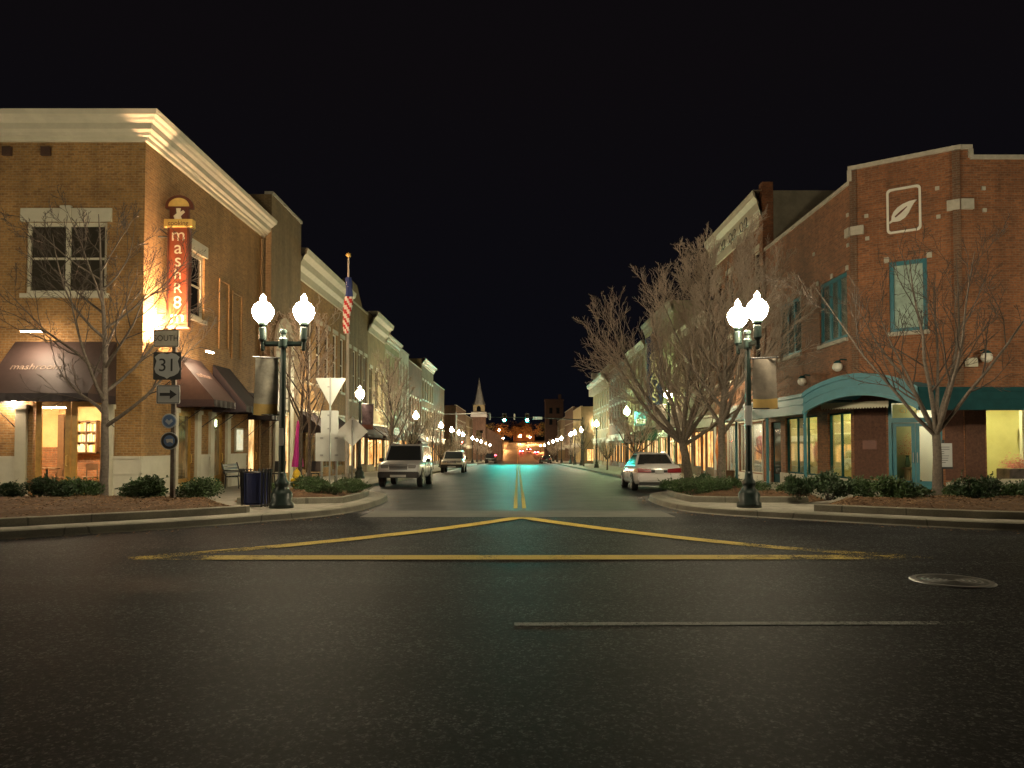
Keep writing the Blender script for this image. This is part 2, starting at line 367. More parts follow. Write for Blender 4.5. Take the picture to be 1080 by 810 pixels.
class MB:
    def __init__(s): s.v = []; s.f = []; s.mi = []; s.cur = 0
    def q(s, *pts):
        i = len(s.v); s.v += [Vector(p) for p in pts]; s.f.append(tuple(range(i, i + len(pts)))); s.mi.append(s.cur); return s
    def hexa(s, a):   # a: 8 points, bottom ring 0-3, top ring 4-7
        i = len(s.v); s.v += [Vector(p) for p in a]
        for f in ((3, 2, 1, 0), (4, 5, 6, 7), (0, 1, 5, 4), (1, 2, 6, 5), (2, 3, 7, 6), (3, 0, 4, 7)):
            s.f.append(tuple(i + k for k in f)); s.mi.append(s.cur)
        return s
    def box(s, x0, x1, y0, y1, z0, z1):
        return s.hexa([(x0, y0, z0), (x1, y0, z0), (x1, y1, z0), (x0, y1, z0), (x0, y0, z1), (x1, y0, z1), (x1, y1, z1), (x0, y1, z1)])
    def fbox(s, F, u0, u1, z0, z1, d0, d1):
        return s.hexa([F.p(u0, z0, d0), F.p(u1, z0, d0), F.p(u1, z0, d1), F.p(u0, z0, d1), F.p(u0, z1, d0), F.p(u1, z1, d0), F.p(u1, z1, d1), F.p(u0, z1, d1)])
    def prism(s, F, poly, d0, d1):
        n = len(poly); i = len(s.v)
        s.v += [F.p(u, z, d0) for u, z in poly] + [F.p(u, z, d1) for u, z in poly]
        s.f.append(tuple(range(i + n - 1, i - 1, -1))); s.mi.append(s.cur)
        s.f.append(tuple(range(i + n, i + 2 * n))); s.mi.append(s.cur)
        for k in range(n):
            j = (k + 1) % n; s.f.append((i + k, i + j, i + n + j, i + n + k)); s.mi.append(s.cur)
        return s
    def rings(s, rings, cap=True, close=True):
        n = len(rings[0]); i = len(s.v)
        for r in rings: s.v += [Vector(p) for p in r]
        for a in range(len(rings) - 1):
            for k in range(n if close else n - 1):
                j = (k + 1) % n
                s.f.append((i + a * n + k, i + a * n + j, i + (a + 1) * n + j, i + (a + 1) * n + k)); s.mi.append(s.cur)
        if cap:
            s.f.append(tuple(range(i + n - 1, i - 1, -1))); s.mi.append(s.cur)
            e = i + (len(rings) - 1) * n; s.f.append(tuple(range(e, e + n))); s.mi.append(s.cur)
        return s
    def lathe(s, prof, c=(0, 0, 0), seg=16, flute=0.0):
        rr = []
        for r, z in prof:
            rr.append([(c[0] + max(r, .0005) * (1 - flute * (k % 2)) * math.cos(2 * math.pi * k / seg), c[1] + max(r, .0005) * (1 - flute * (k % 2)) * math.sin(2 * math.pi * k / seg), c[2] + z) for k in range(seg)])
        return s.rings(rr)
    def tube(s, path, rad, sides=6, cap=True):
        path = [Vector(p) for p in path]
        if not isinstance(rad, (list, tuple)): rad = [rad] * len(path)
        rr = []; ref = Vector((0.31, 0.77, 0.55))
        for k, p in enumerate(path):
            d = (path[min(k + 1, len(path) - 1)] - path[max(k - 1, 0)])
            if d.length < 1e-9: d = Vector((0, 0, 1))
            d.normalize()
            a = ref - d * ref.dot(d)
            if a.length < 1e-3: a = Vector((1, 0, 0)) - d * d.x
            a.normalize(); b = d.cross(a); ref = a
            rr.append([p + (a * math.cos(2 * math.pi * j / sides) + b * math.sin(2 * math.pi * j / sides)) * rad[k] for j in range(sides)])
        return s.rings(rr, cap)
    def fwall(s, F, u0, u1, z0, z1, holes=(), depth=.22):
        us = sorted({u0, u1, *[h[0] for h in holes], *[h[1] for h in holes]}); zz = sorted({z0, z1, *[h[2] for h in holes], *[h[3] for h in holes]})
        us = [u for u in us if u0 <= u <= u1]; zz = [z for z in zz if z0 <= z <= z1]
        for a, b in zip(us, us[1:]):
            for c, d in zip(zz, zz[1:]):
                um, zm = (a + b) / 2, (c + d) / 2
                if any(h[0] < um < h[1] and h[2] < zm < h[3] for h in holes): continue
                s.q(F.p(a, c), F.p(b, c), F.p(b, d), F.p(a, d))
        for a, b, c, d in holes:
            s.q(F.p(a, c), F.p(a, c, -depth), F.p(a, d, -depth), F.p(a, d))
            s.q(F.p(b, c), F.p(b, d), F.p(b, d, -depth), F.p(b, c, -depth))
            s.q(F.p(a, d), F.p(a, d, -depth), F.p(b, d, -depth), F.p(b, d))
            s.q(F.p(a, c), F.p(b, c), F.p(b, c, -depth), F.p(a, c, -depth))
        return s
    def build(s, name, mat, parent=None, smooth=False, bevel=0.0, merge=False):
        me = bpy.data.meshes.new(name)
        off = root_of(parent).location if parent else Vector((0, 0, 0))
        me.from_pydata([tuple(v - off) for v in s.v], [], s.f)
        ml = mat if isinstance(mat, (list, tuple)) else [mat]
        for m in ml: me.materials.append(M[m] if isinstance(m, str) else m)
        if len(ml) > 1: me.polygons.foreach_set('material_index', s.mi)
        if smooth: me.polygons.foreach_set('use_smooth', [True] * len(me.polygons))
        if merge or bevel:
            bm = bmesh.new(); bm.from_mesh(me)
            bmesh.ops.remove_doubles(bm, verts=bm.verts, dist=.0004)
            bmesh.ops.recalc_face_normals(bm, faces=bm.faces)
            if bevel:
                ed = [e for e in bm.edges if len(e.link_faces) == 2 and e.calc_face_angle(0) > .5]
                bmesh.ops.bevel(bm, geom=ed, offset=bevel, segments=2, affect='EDGES', clamp_overlap=True)
            bm.to_mesh(me); bm.free()
        me.update()
        o = bpy.data.objects.new(name, me); col.objects.link(o)
        if parent: o.parent = parent
        return o

def tag(o, label=None, cat=None, group=None, kind=None):
    if label: o['label'] = label
    if cat: o['category'] = cat
    if group: o['group'] = group
    if kind: o['kind'] = kind
    return o
def thing(name, label, cat, loc=(0, 0, 0), group=None):
    o = bpy.data.objects.new(name, None); col.objects.link(o)
    o.location = loc; o.empty_display_size = .2
    return tag(o, label, cat, group)
def struct(o): o['kind'] = 'structure'; return o
def copy_tree(o, parent=None):
    c = o.copy(); col.objects.link(c); c.parent = parent
    for ch in list(o.children): copy_tree(ch, c)
    return c

def text(name, s, size, mat, parent, origin, right, up, extrude=.006, ax='CENTER', xs=1.0):
    cu = bpy.data.curves.new(name, 'FONT'); cu.body = s; cu.size = size; cu.align_x = ax; cu.align_y = 'CENTER'; cu.extrude = extrude; cu.resolution_u = 4
    ob = bpy.data.objects.new(name + '_curve', cu); col.objects.link(ob)
    dg = bpy.context.evaluated_depsgraph_get()
    me = bpy.data.meshes.new_from_object(ob.evaluated_get(dg)); bpy.data.objects.remove(ob)
    r = Vector(right).normalized(); u = Vector(up).normalized(); n = r.cross(u)
    off = root_of(parent).location if parent else Vector()
    o_ = Vector(origin) - off
    mt = Matrix(((r.x * xs, u.x, n.x, o_.x), (r.y * xs, u.y, n.y, o_.y), (r.z * xs, u.z, n.z, o_.z), (0, 0, 0, 1)))
    me.transform(mt); me.materials.clear(); me.materials.append(M[mat]); me.name = name
    o = bpy.data.objects.new(name, me); col.objects.link(o)
    if parent: o.parent = parent
    return o
def smooth_line(pts, it=2):
    for _ in range(it):
        q = [pts[0]]
        for a, b in zip(pts, pts[1:]):
            q.append((a[0] * .75 + b[0] * .25, a[1] * .75 + b[1] * .25)); q.append((a[0] * .25 + b[0] * .75, a[1] * .25 + b[1] * .75))
        q.append(pts[-1]); pts = q
    return pts
def subdivide_line(pts, step):
    q = [pts[0]]
    for a, b in zip(pts, pts[1:]):
        n = max(1, int(math.hypot(b[0] - a[0], b[1] - a[1]) / step))
        for k in range(1, n + 1): q.append((a[0] + (b[0] - a[0]) * k / n, a[1] + (b[1] - a[1]) * k / n))
    return q
def offset_line(pts, d):
    q = []
    for k, p in enumerate(pts):
        a = pts[max(0, k - 1)]; b = pts[min(len(pts) - 1, k + 1)]
        tx, ty = b[0] - a[0], b[1] - a[1]; l = math.hypot(tx, ty) or 1
        q.append((p[0] - ty / l * d, p[1] + tx / l * d))
    return q
def sweep(mb, pts, prof, side, base=zr):
    """prof: (distance inward from the kerb line, height); side +1: inward is left of travel"""
    lines = [offset_line(pts, side * d) for d, _ in prof]
    rr = [[(lines[j][k][0], lines[j][k][1], base(pts[k][1]) + prof[j][1]) for j in range(len(prof))] for k in range(len(pts))]
    mb.rings(rr, cap=False, close=False)
# ------------------------------------------------------------------ ground, road, pavements
ys = [-80, -40, -10, 5, 15, 16, 17, 18, 19] + list(range(24, 130, 6)) + [130, 150, 170, 190, 215, 235, 255, 275, 300, 330, 375, 420, 480, 540, 700, 900, 1500]
mb = MB()
for a, b in zip(ys, ys[1:]):
    for x0, x1 in ((-500, -60), (-60, 60), (60, 500)):
        mb.q((x0, a, zr(a)), (x1, a, zr(a)), (x1, b, zr(b)), (x0, b, zr(b)))
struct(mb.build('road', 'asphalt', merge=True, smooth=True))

KL = smooth_line([(-45, 9.6), (-14, 9.9), (-10.5, 10.9), (-8.55, 12.2), (-7.1, 13.3), (-6.1, 14.1), (-5.05, 15.2), (-4.2, 16.3), (-3.75, 17.9), (-3.75, 21.5), (-4.2, 23.6), (-5.4, 25.6), (-6.15, 27.2), (-6.2, 29), (-6.2, 111)], 2)
KL = subdivide_line(KL[:-2], 3) + subdivide_line([KL[-2], (-6.2, 112)], 6)[1:] + smooth_line([(-6.2, 113), (-6.9, 115.6), (-9, 116.6), (-45, 116.8)], 2)
KR = smooth_line([(45, 11.9), (14, 12.3), (9.2, 13.4), (8, 14.0), (6.9, 14.7), (5.4, 15.9), (4.3, 16.9), (3.8, 18.3), (3.8, 21.5), (4.2, 23.6), (5.4, 25.3), (6.15, 26.9), (6.2, 29), (6.2, 111)], 2)
KR = subdivide_line(KR[:-2], 3) + subdivide_line([KR[-2], (6.2, 112)], 6)[1:] + smooth_line([(6.2, 113), (6.9, 115.6), (9, 116.6), (45, 116.8)], 2)
far_L = smooth_line([(-45, 130.2), (-9, 130.4), (-6.8, 131.6), (-6.2, 134)], 2) + [(-6.2, y) for y in (140, 150, 165, 190, 215, 235, 255, 275, 300, 330, 380, 420, 480, 540)]
far_R = [(-x, y) for x, y in far_L]
for nm, line, sd in (('L', KL, 1), ('R', KR, -1), ('l', far_L, 1), ('r', far_R, -1)):
    mb = MB(); inner = offset_line(line, sd * .28); xe = -45.3 if sd > 0 else 45.3
    for k in range(len(line) - 1):
        (x0, y0), (x1, y1) = inner[k], inner[k + 1]
        if abs(y1 - y0) < .002: continue
        mb.q((x0, y0, zs(y0)), (xe, y0, zs(y0)), (xe, y1, zs(y1)), (x1, y1, zs(y1)))
    struct(mb.build('sidewalk', 'concrete', merge=True))
    mb = MB()
    sweep(mb, line, [(-.03, .004), (0, .03), (.015, .13), (.045, .152), (.30, .156), (.31, .10)], sd)
    struct(mb.build('kerb', 'kerb_concrete', merge=True))

# pale concrete strip over the mouth of the main street, and the painted lines
def ribbon(name, pts, w, mat, dz=.008, label=None, step=6):
    pts = subdivide_line(pts, step); l = offset_line(pts, w / 2); r = offset_line(pts, -w / 2); mb = MB()
    for k in range(len(pts) - 1):
        mb.q((*r[k], zr(r[k][1]) + dz), (*r[k + 1], zr(r[k + 1][1]) + dz), (*l[k + 1], zr(l[k + 1][1]) + dz), (*l[k], zr(l[k][1]) + dz))
    return struct(mb.build(name, mat, merge=True))
ribbon('road_strip', [(-3.45, 17.05), (3.45, 17.05)], 1.75, 'strip_concrete', .004)
arcL = smooth_line([(-5.35, 10.2), (-4.6, 10.65), (-3.6, 11.45), (-2.36, 12.65), (-1.2, 14.05), (-.35, 15.35), (-.06, 15.9)], 2)
arcR = smooth_line([(.2, 15.9), (.5, 15.35), (1.4, 14.05), (2.57, 12.6), (3.9, 11.25), (4.9, 10.65), (5.75, 10.25)], 2)
ribbon('lane_marking', arcL + arcR, .34, 'yellow_paint', .010, step=.4)
ribbon('lane_marking', [(-5.2, 10.22), (5.3, 10.27)], .40, 'yellow_paint', .014, step=.8)
ribbon('lane_marking', [(-.055, 18.6), (-.055, 108)], .10, 'yellow_paint')
ribbon('lane_marking', [(.165, 18.6), (.165, 108)], .10, 'yellow_paint')
ribbon('lane_marking', [(-.03, 6.45), (4.02, 6.5)], .11, 'faded_white')
ribbon('lane_marking', [(.35, 110.2), (5.9, 110.2)], .5, 'faded_white')
ribbon('crosswalk', [(-5.9, 113.2), (5.9, 113.2)], 2.4, 'strip_concrete', .004)
ribbon('crosswalk', [(-5.9, 128.6), (5.9, 128.6)], 2.4, 'strip_concrete', .004)
ribbon('lane_marking', [(-.055, 131), (-.055, 235), (-.055, 255), (-.055, 275), (-.055, 330), (-.055, 420)], .12, 'yellow_paint')

# planting beds
from mathutils import noise as mnoise
BEDS = {}
def bed(key, front, back, nu, nv, mound, chips, seed):
    def samp(line, t):
        L = [0]
        for a, b in zip(line, line[1:]): L.append(L[-1] + math.hypot(b[0] - a[0], b[1] - a[1]))
        s = t * L[-1]
        for k in range(len(L) - 1):
            if s <= L[k + 1] + 1e-9:
                f = (s - L[k]) / max(1e-9, L[k + 1] - L[k]); return (line[k][0] + (line[k + 1][0] - line[k][0]) * f, line[k][1] + (line[k + 1][1] - line[k][1]) * f)
        return line[-1]
    def P(i, j):
        a, b = samp(front, i), samp(back, i)
        x, y = a[0] + (b[0] - a[0]) * j, a[1] + (b[1] - a[1]) * j
        e = min(1, min(i, 1 - i) * 9) * min(1, j * 5 + .25) * min(1, (1 - j) * 5)
        h = .10 * e + mound * math.sin(math.pi * min(1, max(0, j))) * e + .05 * mnoise.noise((x * 2.3, y * 2.3, seed)) * e + .025 * mnoise.noise((x * 9, y * 9, seed)) * e
        return Vector((x, y, zs(y) + .004 + max(0, h)))
    mb = MB(); g = [[P(i / nu, j / nv) for j in range(nv + 1)] for i in range(nu + 1)]
    for i in range(nu):
        for j in range(nv): mb.q(g[i][j], g[i + 1][j], g[i + 1][j + 1], g[i][j + 1])
    o = mb.build('planting_bed', 'mulch', merge=True); struct(o)
    r = random.Random(seed); mb = MB()
    for _ in range(chips):
        p = P(r.random(), r.random() ** .8) + Vector((0, 0, .012))
        a = r.uniform(0, 6.3); l, w = r.uniform(.012, .045), r.uniform(.004, .010)
        d = Vector((math.cos(a), math.sin(a), r.uniform(-.35, .35))) * l; e = Vector((-math.sin(a), math.cos(a), r.uniform(-.4, .4))) * w
        mb.q(p - d - e, p + d - e, p + d + e, p - d + e)
    tag(mb.build('wood_mulch', 'mulch_chip'), 'loose shredded brown bark mulch covering the planting bed', 'mulch', kind='stuff')
    BEDS[key] = P
def edging(front):
    mb = MB(); sweep(mb, front, [(-.075, -.05), (-.07, .135), (-.05, .15), (.05, .15), (.07, .135), (.075, -.02)], 1, zs)
    struct(mb.build('bed_edging', 'kerb_concrete', merge=True))
fL1 = [p for p in offset_line(KL, .72) if -16 < p[0] < -5.5 and p[1] < 17]
fL1[-1] = (-5.75, 15.7)
bed('L1', fL1, [(-16, 19.6), (-12, 19.9), (-9.6, 19.7), (-8.0, 18.4), (-6.4, 16.6)], 60, 16, .13, 12000, 3); edging(fL1)
fR1 = [p for p in offset_line(KR, -.72) if 6.2 < p[0] < 16 and p[1] < 17]
bed('R1', fR1, [(16, 19.2), (12.5, 19.6), (10.5, 19.4), (8.2, 18.0), (6.9, 17.0)], 60, 16, .13, 12000, 5); edging(fR1)
fL2 = [p for p in offset_line(KL, .62) if p[0] > -6.4 and 18.2 < p[1] < 26.3]
fL2 = [(-6.9, 18.3), (-5.4, 18.2)] + fL2
bed('L2', fL2, [(-7.2, 18.9), (-7.4, 20), (-7.5, 23), (-7.3, 26)], 40, 10, .10, 4000, 8); edging(fL2)
fR2 = [p for p in offset_line(KR, -.62) if p[0] < 6.4 and 18.6 < p[1] < 26]
fR2 = [(7.3, 18.7), (5.4, 18.6)] + fR2
bed('R2', fR2, [(8.0, 19.2), (8.2, 20), (8.2, 23), (7.6, 26)], 40, 10, .10, 4000, 9); edging(fR2)

# ------------------------------------------------------------------ facade pieces
def window(par, F, u0, u1, z0, z1, frame='cream_trim', pane='dark_glass', cols=1, rows=2, fw=.07, depth=.12, lintel=None, sill=None, key=False, lw=.18, name='window', lh=.38, curtain=None):
    """frame with its pane, sill and lintel; set back into the wall"""
    mb = MB(); d0, d1 = -depth - .05, -depth + .04
    mb.fbox(F, u0, u0 + fw, z0, z1, d0, d1); mb.fbox(F, u1 - fw, u1, z0, z1, d0, d1)
    mb.fbox(F, u0 + fw, u1 - fw, z1 - fw, z1, d0, d1); mb.fbox(F, u0 + fw, u1 - fw, z0, z0 + fw, d0, d1)
    iw, ih = u1 - u0 - 2 * fw, z1 - z0 - 2 * fw
    for k in range(1, cols): c = u0 + fw + iw * k / cols; mb.fbox(F, c - fw * .6, c + fw * .6, z0 + fw, z1 - fw, d0 + .01, d1 - .008)
    for k in range(1, rows): c = z0 + fw + ih * k / rows; mb.fbox(F, u0 + fw, u1 - fw, c - .03, c + .03, d0 + .02, d1 - .016)
    w = mb.build(name, frame, par)
    p = MB().fbox(F, u0 + fw, u1 - fw, z0 + fw, z1 - fw, -depth - .012, -depth - .004).build('pane', pane, w)
    if curtain:
        MB().fbox(F, u0 + fw, u1 - fw, z0 + fw, z1 - fw, -depth - .05, -depth - .03).build('curtain', curtain, w)
    if lintel:
        mb = MB().fbox(F, u0 - lw, u1 + lw, z1, z1 + lh, -.02, .06)
        if key: c = (u0 + u1) / 2; mb.fbox(F, c - .16, c + .16, z1 + .003, z1 + lh + .07, -.02, .10)
        mb.build('lintel', lintel, w)
    if sill: MB().fbox(F, u0 - lw * .7, u1 + lw * .7, z0 - .13, z0, -depth, .09).build('sill', sill, w)
    return w
def cornice(par, F, u0, u1, prof, mat, name='cornice', end0=True, end1=True):
    """prof: (d, z) outline from the bottom against the wall up to the top"""
    n = len(prof); mb = MB()
    a = [F.p(u0 - (d if end0 == 'mitre' else 0), z, d) for d, z in prof]; b = [F.p(u1 + (d if end1 == 'mitre' else 0), z, d) for d, z in prof]
    for k in range(n - 1): mb.q(a[k], b[k], b[k + 1], a[k + 1])
    mb.q(a[-1], b[-1], F.p(u1, prof[-1][1], 0), F.p(u0, prof[-1][1], 0))
    if end0 != 'mitre': mb.q(*reversed(a))
    if end1 != 'mitre': mb.q(*b)
    return mb.build(name, mat, par)
def awning(par, F, u0, u1, ztop, zbot, proj, mat, val=.24, name='awning'):
    mb = MB(); t = .02
    A, B = F.p(u0, ztop, .02), F.p(u1, ztop, .02); C_, D = F.p(u1, zbot, proj), F.p(u0, zbot, proj)
    n = 10
    for k in range(n):   # cloth bellies a little between the ribs
        f0, f1 = k / n, (k + 1) / n
        r = [A.lerp(B, f).lerp(D.lerp(C_, f), g) + Vector((0, 0, -.035 * math.sin(math.pi * g) * (1 if 0 < f < 1 else .0))) for f, g in ((f0, 0), (f1, 0), (f1, .5), (f0, .5))]
        mb.q(*r)
        r2 = [A.lerp(B, f).lerp(D.lerp(C_, f), g) + Vector((0, 0, -.035 * math.sin(math.pi * g) * (1 if 0 < f < 1 else .0))) for f, g in ((f0, .5), (f1, .5), (f1, 1), (f0, 1))]
        mb.q(*r2)
    mb.q(A, D, F.p(u0, zbot, .02)); mb.q(B, F.p(u1, zbot, .02), C_)
    aw = mb.build(name, mat, par, merge=True)
    mb = MB(); m = max(4, int((u1 - u0) / .12))
    for k in range(m):
        f0, f1 = u0 + (u1 - u0) * k / m, u0 + (u1 - u0) * (k + 1) / m
        dz0, dz1 = .012 * math.sin(k * 1.9), .012 * math.sin((k + 1) * 1.9)
        mb.q(F.p(f0, zbot, proj + dz0), F.p(f1, zbot, proj + dz1), F.p(f1, zbot - val + .02 * (k % 2), proj + dz1 * 1.6), F.p(f0, zbot - val + .02 * ((k + 1) % 2), proj + dz0 * 1.6))
    mb.q(F.p(u0, zbot, .02), F.p(u0, zbot, proj), F.p(u0, zbot - val, proj), F.p(u0, zbot - val, .02))
    mb.q(F.p(u1, zbot, .02), F.p(u1, zbot - val, .02), F.p(u1, zbot - val, proj), F.p(u1, zbot, proj))
    mb.build('valance', mat if mat != 'awning_brown' else 'awning_dark', aw)
    mb = MB()
    for u in (u0 + .04, u1 - .04): mb.tube([F.p(u, zbot - .9, .02), F.p(u, zbot - .03, proj - .03)], .014, 5)
    mb.build('awning_arm', 'black_metal', aw)
    return aw
def room(par, F, u0, u1, z0, z1, d, wall, floor='shop_floor', lamp=None, setback=.24, lamps=1):
    f, b = -setback, -d; mb = MB()
    mb.q(F.p(u0, z0, b), F.p(u1, z0, b), F.p(u1, z1, b), F.p(u0, z1, b))
    mb.q(F.p(u0, z0, f), F.p(u0, z0, b), F.p(u0, z1, b), F.p(u0, z1, f)); mb.q(F.p(u1, z0, f), F.p(u1, z1, f), F.p(u1, z1, b), F.p(u1, z0, b))
    mb.q(F.p(u0, z1, f), F.p(u0, z1, b), F.p(u1, z1, b), F.p(u1, z1, f))
    mb.cur = 1; mb.q(F.p(u0, z0, f), F.p(u1, z0, f), F.p(u1, z0, b), F.p(u0, z0, b))
    r = mb.build('interior', [wall, floor], par)
    if lamp:
        for k in range(lamps):
            c = u0 + (u1 - u0) * (k + .5) / lamps; h = min(.55, (u1 - u0) / lamps * .35)
            MB().fbox(F, c - h, c + h, z1 - .07, z1 - .03, (f + b) / 2 - .12, (f + b) / 2 + .12).build('ceiling_light', lamp, r)
    return r
def shell(par, F, L, zb, zt, depth, mat, holes, side0='', side1='', hd=.22, roof='roof_tar', parapet=.5):
    """front wall with openings, both end walls, back wall and roof deck"""
    mb = MB(); mb.fwall(F, 0, L, zb, zt, holes, hd)
    mb.q(F.p(0, zt, 0), F.p(L, zt, 0), F.p(L, zt, -.3), F.p(0, zt, -.3))
    mb.q(F.p(0, zt, -.3), F.p(L, zt, -.3), F.p(L, zt - parapet, -.3), F.p(0, zt - parapet, -.3))
    w = mb.build('front_wall', mat, par)
    for u, m, nm in ((0, side0 or mat, 'end_wall'), (L, side1 or mat, 'end_wall')):
        MB().q(F.p(u, zb, 0), F.p(u, zb, -depth), F.p(u, zt, -depth), F.p(u, zt, 0)).build(nm, m, par)
    MB().q(F.p(0, zb, -depth), F.p(L, zb, -depth), F.p(L, zt, -depth), F.p(0, zt, -depth)).build('back_wall', mat, par)
    MB().q(F.p(0, zt - parapet, -.3), F.p(L, zt - parapet, -.3), F.p(L, zt - parapet, -depth), F.p(0, zt - parapet, -depth)).build('roof', roof, par)
    return w

# ------------------------------------------------------------------ left corner building (tan brick, white cornice)
XL, XR = -11.1, 11.4
A = thing('brick_building', 'tan brick corner building with broad white cornice and brown awnings', 'building', (-14, 26, 0))
Fa = Fr(-26, 21.8, 1, 0); La = 26 + XL          # front, u = x + 26
Fb = Fr(XL, 21.8, 0, 1); Lb = 10.2               # side, u = y - 21.8
zt = 10.95; zb = -1.0
ux = lambda x: x + 26
dz0, dz1 = .12, 2.86
front_holes = [(ux(-14.35), ux(-12.55), 6.05, 8.2), (ux(-14.3), ux(-12.15), dz0, dz1), (ux(-17.6), ux(-15.4), .9, 2.8), (ux(-20.5), ux(-18.5), 6.05, 8.2)]
front_holes[0] = (ux(-14.62), ux(-12.2), 6.05, 8.2)
mb = MB(); mb.fwall(Fa, 0, La, zb, zt, front_holes, .2)
sideh = [(2.9, 4.25, 5.95, 8.2), (2.35, 3.55, .1, 2.7), (5.1, 6.2, .1, 2.7), (8.7, 9.8, .1, 2.9)]
mb.fwall(Fb, 0, Lb, zb, zt, sideh, .2)
mb.q(Fb.p(Lb, zb), Fb.p(Lb, zb, -12), Fb.p(Lb, zt, -12), Fb.p(Lb, zt))
for u0, u1, z0, z1 in ((5.5, 6.45, 5.2, 7.7), (6.75, 7.75, 5.0, 7.5)):   # shallow blind panels, their brick borders stand proud
    mb.fbox(Fb, u0, u0 + .07, z0, z1, -.01, .05); mb.fbox(Fb, u1 - .07, u1, z0, z1, -.01, .05); mb.fbox(Fb, u0, u1, z1, z1 + .07, -.01, .052); mb.fbox(Fb, u0, u1, z0 - .07, z0, -.01, .052)
mb.build('wall', 'tan_brick', A)
MB().q((-26, 21.8, 10.6), (XL, 21.8, 10.6), (XL, 32, 10.6), (-26, 32, 10.6)).build('roof', 'roof_tar', A)
cprof = [(0, 10.60), (.09, 10.61), (.11, 10.72), (.20, 10.74), (.22, 10.81), (.32, 10.87), (.34, 11.04), (.44, 11.09), (.48, 11.15), (.58, 11.20), (.62, 11.34), (.55, 11.37)]
cornice(A, Fa, 0, La, cprof, 'cream_trim', end1='mitre'); cornice(A, Fb, 0, Lb, cprof, 'cream_trim', end0='mitre')
window(A, Fa, ux(-14.62), ux(-12.2), 6.05, 8.2, 'cream_trim', 'shop_glass', cols=2, rows=2, fw=.11, curtain='drape', lintel='cream_trim', sill='cream_trim', key=True, lw=.14, lh=.40)
window(A, Fa, ux(-20.5), ux(-18.5), 6.05, 8.2, 'cream_trim', 'dark_glass', cols=2, rows=2, fw=.11, lintel='cream_trim', sill='cream_trim', key=True, lw=.14, lh=.40)
window(A, Fb, 2.9, 4.25, 5.95, 8.2, 'cream_trim', 'dark_glass', cols=1, rows=2, fw=.13, lintel='cream_trim', sill='cream_trim', lw=.14, lh=.40)
# white panelled base
for a, b in ((0, ux(-17.65)), (ux(-15.35), ux(-14.65)), (ux(-11.95), La)):
    mb = MB(); mb.fbox(Fa, a, b, -.5, 1.16, -.01, .05); mb.fbox(Fa, a, b, 1.16, 1.24, -.01, .09); mb.fbox(Fa, a, b, .70, .75, -.01, .075); mb.build('base_panelling', 'base_panel', A)
for a, b in ((-.05, 2.0), (3.95, 4.75), (6.6, 8.35)):
    mb = MB(); mb.fbox(Fb, a, b, -.5, 1.16, -.01, .05); mb.fbox(Fb, a, b, 1.16, 1.24, -.01, .09); mb.fbox(Fb, a, b, .70, .75, -.01, .075); mb.build('base_panelling', 'base_panel', A)
for F, u in ((Fa, ux(-14.6)), (Fa, ux(-12.05)), (Fb, 2.05), (Fb, 3.78), (Fb, 4.9), (Fb, 6.42)):
    MB().fbox(F, u - .16, u + .16, -.4, 2.75, -.01, .10).fbox(F, u - .20, u + .20, 2.62, 2.76, -.01, .14).fbox(F, u - .20, u + .20, -.4, .3, -.01, .13).build('pilaster', 'cream_trim', A, bevel=.006)
# entrance in the front: two wood framed leaves, the parlour behind
rm_ = room(A, Fa, ux(-17.2), ux(-11.6), .1, 3.1, 3.4, 'parlour_wall', 'shop_floor', 'parlour_lamp', .21, 3)
MB().fbox(Fa, ux(-17.2), ux(-11.6), .1, 1.5, -3.39, -3.34).build('brick_dado', 'red_brick', rm_)
MB().fbox(Fa, ux(-15.55), ux(-15.35), .1, 2.6, -3.33, -3.2).build('post', 'dark_wood', rm_)
MB().fbox(Fa, ux(-14.9), ux(-13.9), 2.72, 2.8, -1.3, -1.1).build('strip_light', 'tube_light', rm_)
def wood_doors(F, u0, u1, z0, z1, leaves, mat='yellow_wood', glz='shop_glass', d=-.12):
    n = leaves; w = (u1 - u0) / n
    for k in range(n):
        a, b = u0 + k * w + .012, u0 + (k + 1) * w - .012; mb = MB(); s = .16
        mb.fbox(F, a, a + s, z0, z1, d - .03, d + .03); mb.fbox(F, b - s, b, z0, z1, d - .03, d + .03)
        mb.fbox(F, a + s, b - s, z1 - s, z1, d - .028, d + .028); mb.fbox(F, a + s, b - s, z0, z0 + .35, d - .028, d + .028)
        dr = mb.build('door', mat, A)
        MB().fbox(F, a + s, b - s, z0 + .35, z1 - s, d - .006, d + .006).build('pane', glz, dr)
        MB().tube([F.p(b - s / 2, .95, d + .04), F.p(b - s / 2, .97, d + .1), F.p(b - s / 2, 1.25, d + .1), F.p(b - s / 2, 1.27, d + .04)], .014, 6).build('handle', 'sign_gold', dr)
wood_doors(Fa, ux(-14.28), ux(-12.17), dz0, dz1, 2)
window(A, Fa, ux(-17.6), ux(-15.4), .9, 2.8, 'yellow_wood', 'lit_orange', cols=3, rows=1)
wood_doors(Fb, 2.37, 3.53, .1, 2.7, 1, 'yellow_wood', 'lit_dim')
wood_doors(Fb, 5.12, 6.18, .1, 2.7, 1, 'yellow_wood', 'lit_dim')
wood_doors(Fb, 8.72, 9.78, .1, 2.9, 1, 'yellow_wood', 'lit_warm')
